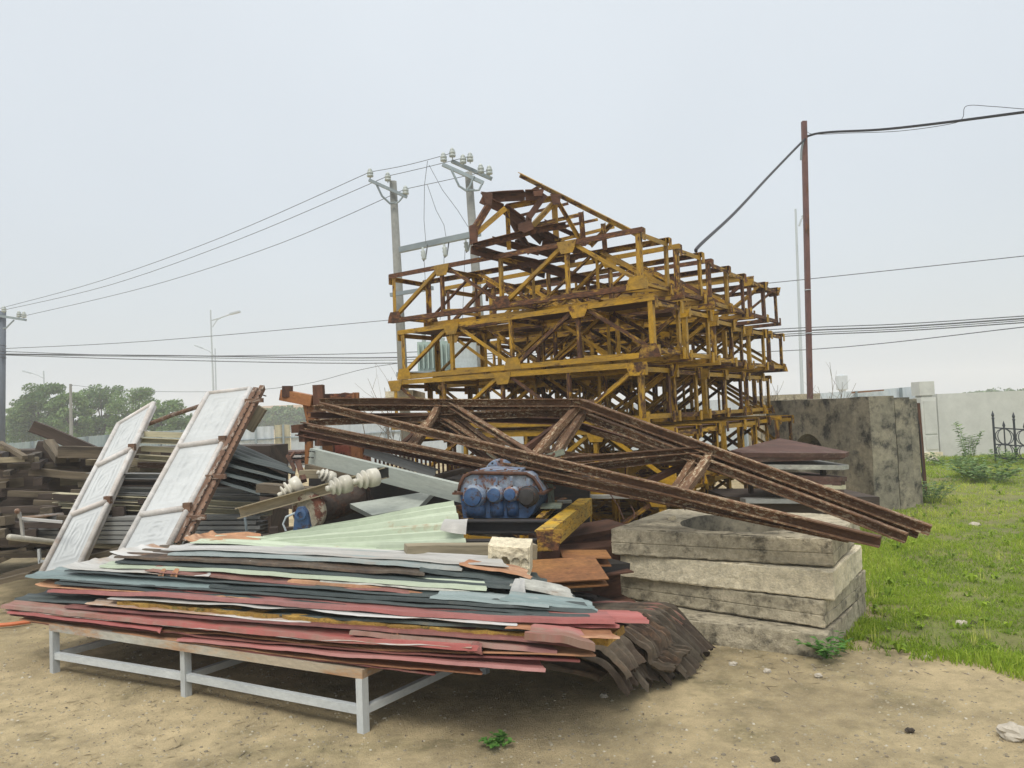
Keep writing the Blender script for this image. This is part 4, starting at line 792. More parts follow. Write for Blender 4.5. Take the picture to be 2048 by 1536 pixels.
# ================================================================== CONCRETE SLABS
def rough_slab(c4, z0, z1, m, label, hole=None, seed=0, ragged=.02):
    """square slab with chipped edges; z0, z1: lists for the four corners (tilt)"""
    c4 = [V((c[0], c[1], 0)) for c in c4]; K = 64; m_ = 9; mb = MB(); ring = []; zz0, zz1 = [], []
    for s_ in range(4):
        for i in range(K):
            f = i / K; ring.append(c4[s_].lerp(c4[(s_ + 1) % 4], f)); zz0.append(z0[s_] * (1 - f) + z0[(s_ + 1) % 4] * f); zz1.append(z1[s_] * (1 - f) + z1[(s_ + 1) % 4] * f)
    n = len(ring); cen = sum(c4, V()) / 4; nn = lambda p, q=1: noise.noise(V((p[0] * 5 * q + seed * 9, p[1] * 5 * q, p[2] * 7 * q)))
    rows = []
    def disp(p, dirv, a): return p + dirv * (nn(p) * a * .45 + nn(p, 4) * a * .6)
    for k in range(m_ + 1):                     # side wall rows
        f = (0, .05, .13, .28, .44, .47, .50, .78, .95, 1)[k]; row = []
        for i in range(n):
            out = (ring[i] - cen).normalized(); z = zz0[i] + (zz1[i] - zz0[i]) * f; p = V((ring[i].x, ring[i].y, z)); ch = 0
            if f == .47 and seed in (1, 3): ch = -.009
            if f in (0, 1): ch = -.003 - ragged * max(0, abs(nn(p, 3)) - .12) * 2.2; 
            q = disp(p, out, .010) + out * ch
            if k == 0: q.z += ragged * .5 * abs(nn(p, 5)) ; q = q + out * .006 * nn(p, 6)
            row.append(q)
        rows.append(row)
    vs = [p for r_ in rows for p in r_]; fs = [(k * n + i, k * n + (i + 1) % n, (k + 1) * n + (i + 1) % n, (k + 1) * n + i) for k in range(m_) for i in range(n)]
    def cap(zs, base_row, top):
        out_i = base_row * n; prev = out_i
        hc, hr = hole if hole else (cen, .02)
        ta = [math.atan2((ring[i] - V((hc[0], hc[1], 0))).y, (ring[i] - V((hc[0], hc[1], 0))).x) for i in range(n)]
        zin = lambda p: sum(zs) / n
        for j in range(1, 9):
            f = (0, .03, .12, .25, .4, .55, .7, .85, 1)[j]; st = len(vs)
            for i in range(n):
                hp = V((hc[0] + hr * math.cos(ta[i]), hc[1] + hr * math.sin(ta[i]), 0)); p = ring[i].lerp(hp, f)
                # plane height through three corners
                z = plane(zs3[top], p); q = V((p.x, p.y, z)); q.z += (.006 * nn(q) + .003 * nn(q, 4)) * (1 if top else -1)
                if j == 1 and top: q.z += .002
                vs.append(q)
            for i in range(n):
                i2 = (i + 1) % n; fs.append((prev + i, prev + i2, st + i2, st + i) if top else (prev + i2, prev + i, st + i, st + i2))
            prev = st
        return prev
    def plane(z3, p):
        a, b, c = c4[0], c4[1], c4[3]; d1, d2, dp = b - a, c - a, p - a; det = d1.x * d2.y - d1.y * d2.x
        u = (dp.x * d2.y - dp.y * d2.x) / det; v_ = (d1.x * dp.y - d1.y * dp.x) / det; return z3[0] + (z3[1] - z3[0]) * u + (z3[3] - z3[0]) * v_
    zs3 = {True: z1, False: z0}
    pt = cap(zz1, m_, True); pb = cap(zz0, 0, False)
    for i in range(n):
        i2 = (i + 1) % n; fs.append((pt + i, pt + i2, pb + i2, pb + i))
    mb.add(vs, fs); o = mb.build('concrete_slab', m, label=label, cat='concrete slab', group='square concrete slabs with round holes in one stack')
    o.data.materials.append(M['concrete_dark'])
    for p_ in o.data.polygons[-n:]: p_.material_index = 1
    return o
def quad_from(FL, FR, zf, BR, BL): return [FL, FR, BR, BL]
def px4(z, fl, fr, depth=1.5, back=(.45, .89)):
    a, b = gz(*fl, z), gz(*fr, z); k = V((back[0], back[1], 0)).normalized() * depth; return [a, b, b + k, a + k]
q1 = px4(.71, (1222, 1058), (1664, 1079)); q1[3] = gz(1336, 1018, .71); q1[2] = q1[3] + (q1[1] - q1[0])
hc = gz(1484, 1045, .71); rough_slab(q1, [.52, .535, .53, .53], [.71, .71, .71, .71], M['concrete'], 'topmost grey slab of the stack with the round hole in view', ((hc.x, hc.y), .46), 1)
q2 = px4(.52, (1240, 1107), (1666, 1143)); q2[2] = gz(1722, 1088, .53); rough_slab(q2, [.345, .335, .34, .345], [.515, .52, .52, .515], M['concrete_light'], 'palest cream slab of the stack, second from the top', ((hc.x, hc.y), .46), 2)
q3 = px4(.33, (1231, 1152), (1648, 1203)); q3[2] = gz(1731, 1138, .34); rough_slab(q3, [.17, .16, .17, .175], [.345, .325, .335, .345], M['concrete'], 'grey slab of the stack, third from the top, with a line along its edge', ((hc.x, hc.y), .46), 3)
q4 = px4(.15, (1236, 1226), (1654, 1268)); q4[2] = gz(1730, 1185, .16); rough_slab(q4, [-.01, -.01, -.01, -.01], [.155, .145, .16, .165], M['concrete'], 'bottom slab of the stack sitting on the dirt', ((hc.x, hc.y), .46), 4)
for i, (x, y, z) in enumerate(((1345, 1040, .71),)):
    c = gz(x, y, z); mb = MB(); mb.box((c.x, c.y, c.z + .015), (.06, .045, .03), rnd.uniform(0, 3), (.1, .2)); mb.build('concrete_chip', M['concrete_light'], label=('pale chip lying on top of the slab stack by the round hole', 'pale chip wedged between the second and third slabs near the middle', 'pale chip wedged between the second and third slabs toward the right')[i], cat='chip')

# ================================================================== GREY BENCH
FRf, FMf, FLf = gz(727, 1465), gz(373, 1392), gz(110, 1345)
ub = (FRf - FLf).normalized(); vb = V((-ub.y, ub.x, 0)); vb = (vb + ub * .12).normalized(); WB = 1.05; HB = .325
t = thing('steel_bench', FRf.lerp(FLf, .5), 'low grey tubular steel bench carrying the heap of roofing sheets', 'bench')
legs = []
for k, p in enumerate((FLf, FMf, FRf)):
    for b in (0, 1):
        q = p + vb * WB * b; mb = MB(); mb.bar(V((q.x, q.y, -.01)), V((q.x, q.y, HB - .045)), .045, .045, up=vb); mb.build('leg', M['bench'], t)
for b in (0, 1):
    o_ = vb * WB * b; mb = MB(); mb.bar(FLf - ub * .0225 + o_ + V((0, 0, HB - .0225)), FRf + ub * .0225 + o_ + V((0, 0, HB - .0225)), .045, .045); mb.build('top_rail', M['bench_top'], t)
    for (p, q) in ((FLf, FMf), (FMf, FRf)): mb = MB(); mb.bar(p + ub * .0225 + o_ + V((0, 0, .115)), q - ub * .0225 + o_ + V((0, 0, .115)), .034, .042); mb.build('stretcher', M['bench'], t)
for p in (FLf, FMf, FRf):
    mb = MB(); mb.bar(p + vb * .0225 + V((0, 0, .112)), p + vb * (WB - .0225) + V((0, 0, .112)), .034, .040); mb.build('cross_stretcher', M['bench'], t)
    mb = MB(); mb.bar(p + vb * .0225 + V((0, 0, HB - .024)), p + vb * (WB - .0225) + V((0, 0, HB - .024)), .04, .04); mb.build('cross_rail', M['bench_top'], t)
# ================================================================== ROOFING SHEETS
PO = V((FLf.x, FLf.y, 0)); UU = ub.copy(); VV = V((-ub.y, ub.x, 0))
def pp(px, py, v0):                              # pixel -> (u, z) on the vertical plane at offset v0 behind the bench front
    P_ = onplane(px, py, PO + VV * v0, VV); return ((P_ - PO).dot(UU), P_.z)
ribx = lambda v, pitch=.19: (lambda f: 0 if f < .30 else (min(1, (f - .30) / .12) if f < .58 else max(0, 1 - (f - .58) / .12) if f < .70 else 0))((v / pitch) % 1)
def sheet(line, v0, wid, mat, label, seed=0, rib=.012, flange=.03, jag=.03, wav=.004, skew=0.0, slope=0.0, name='roofing_sheet', curl=0.0, ps=.15, tear=0, skr=-.95):
    """line: front edge as pixels left to right; ribs run along the edge, the sheet lies back from it"""
    uz = [pp(x, y, v0) for x, y in line]; wid = min(wid, .16) if line[-1][0] - line[0][0] < 265 and line[0][0] > 650 else wid; u0, u1 = uz[0][0], uz[-1][0]; nu = 64
    def zf(u):
        for (a, za), (b, zb) in zip(uz, uz[1:]):
            if u <= b or b == uz[-1][0]:
                f = max(0, min(1, (u - a) / (b - a))); return za + (zb - za) * f
    per = int(wid / ps * 8); vsl = [0.0] + [.001 + wid * i / per for i in range(per + 1)]
    r2 = random.Random(seed)
    def fn(a, b):
        j = int(round(b * (len(vsl) - 1))); v = vsl[j]; bt = v / wid
        ja = jag * (noise.noise(V((v * 9, seed, 0))) + .6 * noise.noise(V((v * 31, seed, 5)))); jb = jag * (noise.noise(V((v * 5, seed, 20))) + .5 * noise.noise(V((v * 31, seed, 25))))
        u = u0 + ja + skew * v + (max(u1 + skr * v, u0 + .45 * (u1 - u0)) + jb - u0 - ja) * a; uc = min(max(u, u0), u1)
        z = zf(uc) + rib * ribx(v + .13, ps) + slope * v
        z += wav * noise.noise(V((u * 1.3, v * 1.5, seed))) + wav * .8 * noise.noise(V((u * 4.5, v * 6, seed + 7)))
        edge = max(0, 1 - v / .16); z += wav * 1.2 * edge * (1.5 * noise.noise(V((u * 3, seed, 9))) + .3 * noise.noise(V((u * 13, seed, 3))))
        vv = v0 + v + .012 * edge * noise.noise(V((u * 3, seed, 33))) + .006 * noise.noise(V((u * 14, seed, 31))) * edge
        if tear: vv += edge * tear * max(0, noise.noise(V((u * 2.2, seed, 77)))) ** 1
        if j == 0: z -= flange * .62; vv -= .008
        if curl: z += curl * (max(0, .12 - a) / .12) ** 2
        p = PO + UU * u + VV * vv; return (p.x, p.y, z)
    mb = MB(); mb.grid(fn, nu, len(vsl) - 1, .0016, lambda a, b: (u0 + (u1 - u0) * a, vsl[int(round(b * (len(vsl) - 1)))]))
    return mb.build(name, M[mat], label=label, cat='roofing sheet', group='corrugated roofing sheets heaped on the grey bench')
S = sheet
# bottom, red bundle  (front edge polylines in photo pixels)
S([(60, 1243), (400, 1290), (870, 1347)], .0, .9, 'maroon', 'lowest dark maroon sheet lying straight on the bench rail', 1, flange=.008)
S([(40, 1238), (350, 1280), (700, 1325), (965, 1347)], .0, .9, 'rust_sheet', 'thin rusty sheet just above the lowest maroon one', 2, flange=.006)
S([(355, 1276), (700, 1308), (1092, 1336)], -.015, .9, 'red', 'lowest bright red sheet with its band ending farthest down right', 3, flange=.022)
S([(20, 1228), (400, 1272), (800, 1305), (1160, 1322)], .01, .9, 'maroon', 'thin maroon sheet sandwiched below the wide red band', 4, flange=.008)
S([(15, 1222), (320, 1258), (322, 1262)], -.02, .7, 'red', 'short pinkish red sheet stub at the left end of the heap', 5, flange=.02)
S([(10, 1224), (400, 1266), (790, 1300), (1190, 1310)], .02, .9, 'rust_sheet', 'rust brown sheet below the wide red band, torn at its right end', 6, flange=.007, tear=.06)
S([(8, 1220), (300, 1246), (620, 1278), (945, 1293)], .0, .9, 'white_sheet', 'thin pale sheet folded up at its right end under the wide red band', 7, flange=.004, curl=0)
S([(2, 1210), (330, 1243), (660, 1274), (960, 1292)], .0, .95, 'red', 'long wide red sheet band running from the far left tip', 8, flange=.036, jag=.03)
S([(700, 1262), (900, 1280), (1115, 1300)], .03, .9, 'red', 'red sheet end tucked behind the wide red band toward the right', 9, flange=.03)
S([(130, 1212), (600, 1246), (1000, 1274), (1190, 1292)], .05, .95, 'maroon', 'dark maroon sheet above the wide red band', 10, flange=.02)
# white sandwich panel with foam
S([(170, 1206), (500, 1236), (800, 1262), (1060, 1278)], .06, .95, 'white_sheet', 'white lower skin of the split insulated panel', 11, flange=.004)
def foam():
    uz = [pp(x, y, .085) for x, y in ((235, 1203), (500, 1226), (800, 1252), (1040, 1268), (1215, 1278))]; mb = MB(); nu = 150
    def zf(u):
        for (a, za), (b, zb) in zip(uz, uz[1:]):
            if u <= b or b == uz[-1][0]: f = max(0, min(1, (u - a) / (b - a))); return za + (zb - za) * f
    def fn(a, b):
        u = uz[0][0] + (uz[-1][0] - uz[0][0]) * a; v = .085 + b * .22 + (.03 * noise.noise(V((u * 7, 0, 5))) + .018 * noise.noise(V((u * 23, 0, 5)))) * (1 - b)
        p = PO + UU * u + VV * v; return (p.x, p.y, zf(u) + .012 * noise.noise(V((u * 9, b * 4, 1))))
    mb.grid(fn, nu, 5, .032); mb.build('insulation_foam', M['foam'], label='mustard yellow crumbling insulation foam squeezed between two sheets', cat='insulation')
foam()
S([(215, 1196), (500, 1212), (760, 1232), (1035, 1250)], .09, .95, 'white_sheet', 'white torn upper skin over the mustard foam', 12, flange=.006, tear=.10)
S([(1010, 1256), (1120, 1266), (1240, 1274)], .06, .8, 'rust_sheet', 'rusty yellowed sheet end toward the right', 13, flange=.006, wav=.008)
S([(1050, 1262), (1120, 1270), (1190, 1292)], .0, .5, 'red', 'red sheet flap with a rounded drooping tip at the right', 14, flange=.05, curl=0, wav=.015)
# pinkish red above
S([(30, 1196), (330, 1212), (660, 1234), (1000, 1252), (1130, 1260)], .11, .95, 'dark_green', 'dark underside of a sheet below the faded pink band', 15, flange=.02)
S([(95, 1180), (330, 1188), (660, 1212), (1000, 1236), (1230, 1240)], .12, .95, 'red', 'faded pink red sheet band across the middle of the heap', 16, flange=.028)
S([(1130, 1236), (1220, 1238), (1298, 1240)], .18, .9, 'red', 'red serrated sheet end sticking out farthest right', 17, flange=.022, jag=.04)
S([(1105, 1246), (1180, 1250), (1240, 1250)], .14, .8, 'red', 'small red sheet end right below the serrated red one', 18, flange=.02)
S([(70, 1172), (300, 1184), (500, 1196)], .16, .9, 'rust_sheet', 'curled reddish brown sheet at the left under the blue green one', 19, flange=.008, curl=.02)
# dark green stack
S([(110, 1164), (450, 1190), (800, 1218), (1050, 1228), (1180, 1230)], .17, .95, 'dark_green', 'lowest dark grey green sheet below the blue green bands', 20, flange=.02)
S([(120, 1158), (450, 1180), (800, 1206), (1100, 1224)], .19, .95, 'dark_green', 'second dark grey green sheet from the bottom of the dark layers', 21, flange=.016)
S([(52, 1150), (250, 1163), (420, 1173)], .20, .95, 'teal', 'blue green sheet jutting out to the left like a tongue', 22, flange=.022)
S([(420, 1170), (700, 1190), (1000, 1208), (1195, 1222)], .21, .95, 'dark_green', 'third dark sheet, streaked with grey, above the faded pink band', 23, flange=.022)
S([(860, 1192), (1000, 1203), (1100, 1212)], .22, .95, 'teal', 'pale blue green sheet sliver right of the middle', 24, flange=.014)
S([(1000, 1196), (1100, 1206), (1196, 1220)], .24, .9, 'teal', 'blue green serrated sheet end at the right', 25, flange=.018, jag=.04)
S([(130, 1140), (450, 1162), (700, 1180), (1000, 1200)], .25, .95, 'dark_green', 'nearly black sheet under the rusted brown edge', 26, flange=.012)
S([(125, 1136), (300, 1146), (420, 1152)], .27, .9, 'white_sheet', 'white curved sheet end at the left under the pale green one', 27, flange=.004, curl=.015)
S([(290, 1140), (500, 1160), (640, 1172), (820, 1186)], .27, .9, 'maroon', 'rusty maroon sheet with two torn flaps standing up at its left', 28, flange=.008)
S([(575, 1160), (700, 1170), (872, 1190)], .29, .9, 'rust_sheet', 'orange brown rusted sheet near the middle front', 29, flange=.022, tear=.05)
S([(640, 1160), (800, 1172), (940, 1182)], .32, .9, 'grey_board', 'grey white sheet end with a torn corner above the rusted one', 30, flange=.012)
S([(200, 1130), (450, 1140), (700, 1158), (975, 1176)], .33, .95, 'mint', 'long pale green sheet with rust patches across the heap', 31, flange=.022)
S([(1020, 1168), (1080, 1180), (1150, 1196)], .36, .9, 'grey_board', 'greyish white serrated sheet end above the blue green ends', 32, flange=.015, jag=.04)
S([(230, 1122), (500, 1134), (800, 1156), (1085, 1178)], .38, .95, 'dark_green', 'dark sheet above the long pale green one', 33, flange=.022)
S([(228, 1112), (500, 1124), (750, 1142), (850, 1146)], .41, .5, 'old_sheet', 'dirty brown grey sheet band below the upper blue green one', 34, flange=.02)
S([(222, 1108), (320, 1116), (500, 1122)], .44, .35, 'white_sheet', 'white sheet surface with a curled edge at the upper left', 35, flange=.004, curl=.02)
S([(840, 1135), (960, 1150), (1085, 1172)], .46, .4, 'dark_green', 'dark green sheet end under the upper blue green band', 36, flange=.03)
S([(335, 1106), (500, 1110), (700, 1120), (925, 1136)], .48, .32, 'teal', 'upper blue green sheet band near the top of the heap', 37, flange=.022)
S([(920, 1130), (1000, 1140), (1062, 1154)], .50, .25, 'rust_sheet', 'rusty torn scrap edge near the upper right of the heap', 38, flange=.012, jag=.08, wav=.01)
S([(322, 1098), (450, 1100), (700, 1112), (1018, 1132)], .54, .22, 'white_sheet', 'topmost white sheet with a pinkish tint', 39, flange=.005)
S([(380, 1084), (500, 1088), (620, 1098), (760, 1108)], .72, .25, 'mint', 'pale green sheet with rust streaks lying behind the topmost white one', 40, flange=.006)
S([(370, 1082), (440, 1078), (520, 1088)], .80, .25, 'rust_sheet', 'rusted orange corner of a sheet at the top left of the heap', 41, flange=.006, curl=.03)
# torn flaps
for i, (x, y, v0, w_, h_, mt, lb) in enumerate(((322, 1150, .26, .07, .055, 'rust_sheet', 'left one of two small rusty torn flaps standing up'), (348, 1150, .26, .08, .055, 'rust_sheet', 'right one of two small rusty torn flaps standing up'), (950, 1298, -.01, .09, .045, 'maroon', 'dark folded sheet corner turned up at the end of the wide red band'), (1036, 1180, .34, .10, .07, 'white_sheet', 'small bent white metal offcut poking out at the right'), (790, 1262, .05, .05, .03, 'rust_sheet', 'tiny brown tab hanging from the split panel'))):
    u, z = pp(x, y, v0); mb = MB()
    mb.grid(lambda a, b: PO + UU * (u + (a - .5) * w_ * (1 - .4 * b)) + VV * (v0 + .03 * b * b + .008 * math.sin(a * 5)) + V((0, 0, z + h_ * b - .02)), 6, 5, .0015); mb.build('metal_flap', M[mt], label=lb, cat='metal flap')
# interior packing: what lies between and under the visible sheets (real sheets, dark edges in the gaps)
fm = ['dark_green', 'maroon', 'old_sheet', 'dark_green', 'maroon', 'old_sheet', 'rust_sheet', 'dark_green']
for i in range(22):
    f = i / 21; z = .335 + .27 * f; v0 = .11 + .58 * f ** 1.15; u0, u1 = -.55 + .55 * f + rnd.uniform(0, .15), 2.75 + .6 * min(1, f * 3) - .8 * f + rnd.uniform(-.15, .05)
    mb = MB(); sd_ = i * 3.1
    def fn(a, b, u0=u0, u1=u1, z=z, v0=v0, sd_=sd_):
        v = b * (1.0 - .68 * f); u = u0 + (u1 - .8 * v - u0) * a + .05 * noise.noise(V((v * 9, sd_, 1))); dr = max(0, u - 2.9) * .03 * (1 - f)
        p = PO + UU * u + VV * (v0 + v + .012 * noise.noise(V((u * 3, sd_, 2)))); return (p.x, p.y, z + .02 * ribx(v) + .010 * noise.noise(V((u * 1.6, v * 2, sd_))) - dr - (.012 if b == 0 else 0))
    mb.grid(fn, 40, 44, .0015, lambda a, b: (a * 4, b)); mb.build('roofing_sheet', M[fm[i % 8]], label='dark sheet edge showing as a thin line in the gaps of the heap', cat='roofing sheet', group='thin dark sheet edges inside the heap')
# drooping corrugated sheets at the right end
def droop(line, tw, mat, label, seed, ps=.085, rib=.026):
    """line: (px, py, D) along the sheet; tw: direction and width across"""
    P3 = [at(*p) for p in line]; tw = V(tw); mb = MB(); nu, nv = 26, 48; L = [0]
    for a, b in zip(P3, P3[1:]): L.append(L[-1] + (b - a).length)
    def pos(f):
        s_ = f * L[-1]
        for i in range(len(P3) - 1):
            if s_ <= L[i + 1] or i == len(P3) - 2:
                t_ = (s_ - L[i]) / (L[i + 1] - L[i]); return P3[i].lerp(P3[i + 1], t_), (P3[i + 1] - P3[i]).normalized()
    def fn(a, b):
        e_end = 1 - .10 * abs(noise.noise(V((b * 9, seed, 0)))) - .05 * abs(noise.noise(V((b * 33, seed, 2)))); p, d = pos(min(a * e_end, 1)); nn = d.cross(tw).normalized()
        return p + tw * b + nn * (rib * math.sin(b * tw.length / ps * 6.283 + .6 * noise.noise(V((a * 3, b * 3, seed + 9)))) + .035 * noise.noise(V((a * 2.5, b * 2.5, seed))) + .012 * noise.noise(V((a * 8, b * 8, seed))))
    mb.grid(fn, nu, nv, .002, lambda a, b: (a * L[-1], b * tw.length)); return mb.build('roofing_sheet', M[mat], label=label, cat='roofing sheet', group='rusted sheets drooping to the ground at the right end of the heap')
vw = VV
droop([(960, 1300, 4.25), (1150, 1280, 4.25), (1240, 1312, 4.3), (1300, 1385, 4.25)], vw * .55 , 'old_sheet', 'dirty rusted sheet drooping to the ground, nearest the bench', 61)
droop([(900, 1290, 4.35), (1130, 1262, 4.35), (1270, 1290, 4.4), (1345, 1372, 4.42)], vw * .6, 'old_sheet', 'dirty rusted sheet drooping to the ground, tip second from the right', 62)
droop([(980, 1285, 4.4), (1200, 1255, 4.45), (1300, 1280, 4.5), (1378, 1362, 4.52)], vw * .6, 'old_sheet', 'rusted sheet reaching the ground farthest right', 63)
droop([(1000, 1262, 4.45), (1180, 1248, 4.5), (1290, 1255, 4.55), (1350, 1320, 4.6)], vw * .55, 'old_sheet', 'rusted sheet just above the farthest reaching one', 64)
droop([(1000, 1255, 4.5), (1200, 1246, 4.55), (1275, 1250, 4.6), (1325, 1290, 4.65)], vw * .5, 'maroon', 'uppermost drooping sheet, dark red and serrated', 65)
droop([(1050, 1318, 4.0), (1150, 1310, 4.05), (1215, 1340, 4.05), (1252, 1396, 4.08)], vw * .4, 'old_sheet', 'torn sheet end hanging down foremost to a point', 66)
droop([(880, 1335, 4.05), (1040, 1330, 4.1), (1150, 1350, 4.15), (1200, 1368, 4.2)], vw * .5, 'old_sheet', 'flat rusted sheet under the front edge of the heap, slumping', 67)
droop([(1120, 1272, 4.1), (1200, 1300, 4.08), (1235, 1335, 4.06), (1250, 1362, 4.05)], vw * .35, 'old_sheet', 'dull grey bent sheet hanging among the rusted ones', 68)
droop([(1240, 1265, 4.3), (1290, 1300, 4.3), (1300, 1330, 4.3), (1345, 1345, 4.35)], vw * .4, 'old_sheet', 'stacked corrugated end facing the slabs', 69, ps=.06)
# orange hose
mb = MB(); mb.tube([gz(-80, 1262, .03), gz(-20, 1252, .03), gz(25, 1248, .03), gz(62, 1243, .03)], .016, 8); mb.build('hose', M['hose'], label='orange hose end lying on the dirt at the left edge', cat='hose')

# ================================================================== CENTRE: green sheet, timber, block
def patch(c4, nu, nv, fz, mat, label, name='roofing_sheet', cat='roofing sheet', t_=.002, group=None):
    a, b, c, d = [V(p) for p in c4]; nn = (b - a).cross(d - a).normalized(); mb = MB()
    if nn.z < 0: nn = -nn
    mb.grid(lambda s_, q: a.lerp(b, s_).lerp(d.lerp(c, s_), q) + nn * fz(s_, q), nu, nv, t_, lambda s_, q: (s_ * (b - a).length, q * (d - a).length)); return mb.build(name, M[mat], label=label, cat=cat, group=group)
def fz(s_, q): return .036 * ribx(q * .95 + .02, .18) + .006 * noise.noise(V((s_ * 3, q * 3, 5))) + .004 * noise.noise(V((s_ * 11, q * 11, 5)))
patch([at(440, 1108, 5.35), at(934, 1096, 4.9), at(908, 1008, 5.55), at(545, 1076, 5.75)], 50, 60, fz, 'mint', 'large pale green ribbed sheet tilted up in front of the blue gearbox')
mb = MB(); a, b, c, d = at(880, 1060, 4.98), at(932, 1072, 4.95), at(938, 1040, 5.1), at(898, 1040, 5.1)
mb.grid(lambda s_, q: a.lerp(b, s_).lerp(d.lerp(c, s_), q) + V((0, -.03 * math.sin(s_ * 3.1) - .02 * q, .035 * math.sin(q * 3.1) + .01 * s_)), 12, 10, .002); mb.build('metal_flap', M['white_sheet'], label='bent white scrap lying on the right corner of the pale green sheet', cat='metal flap')
mb = MB(); mb.bar(at(811, 1105, 4.75), at(1068, 1102, 5.0), .12, .098, seg=10, wob=.006); mb.build('timber', M['wood_pale'], label='thick sawn timber lying across behind the roofing sheets', cat='timber')
def brick():
    a = at(976, 1145, 4.42); b = at(1060, 1150, 4.42); t_ = at(976, 1090, 4.42); d = V((.02, .16, .02)); r = b - a; u = t_ - a; K = 14; mb = MB()
    def fn(s_, q):
        p = a + r * s_ + u * q; hole = 0
        for hx, hw in ((.16, .10), (.40, .11), (.66, .10), (.87, .09)):
            rr = math.hypot((s_ - hx) / hw, (q - .36) / .24)
            if rr < 1: hole = max(hole, 1 if abs(hx - .4) < .01 else .25)
        ed = min(s_, 1 - s_, q + .1, 1 - q); return p + V((0, hole * .06 + (.012 if ed < .03 else 0) + .006 * noise.noise(V((s_ * 6, q * 6, 0))), .004 * noise.noise(V((s_ * 9, 3, 0))) - (.02 * (1 - q) * max(0, s_ - .6))))
    front = [[fn(i / 40, j / 28) for j in range(29)] for i in range(41)]; vs = [p for r_ in front for p in r_]; fs = [(i * 29 + j, i * 29 + 29 + j, i * 29 + 30 + j, i * 29 + j + 1) for i in range(40) for j in range(28)]
    n = len(vs); bd = [i * 29 for i in range(41)] + [40 * 29 + j for j in range(1, 29)] + [i * 29 + 28 for i in range(39, -1, -1)] + [j for j in range(27, 0, -1)]
    for k in bd: vs.append(vs[k] + d)
    m_ = len(bd); fs += [(bd[k], n + k, n + (k + 1) % m_, bd[(k + 1) % m_]) for k in range(m_)] + [tuple(n + k for k in range(m_))]
    mb.add(vs, fs); mb.build('hollow_block', M['concrete_light'], label='broken mossy block with a row of round holes leaning on the timber', cat='block')
brick()
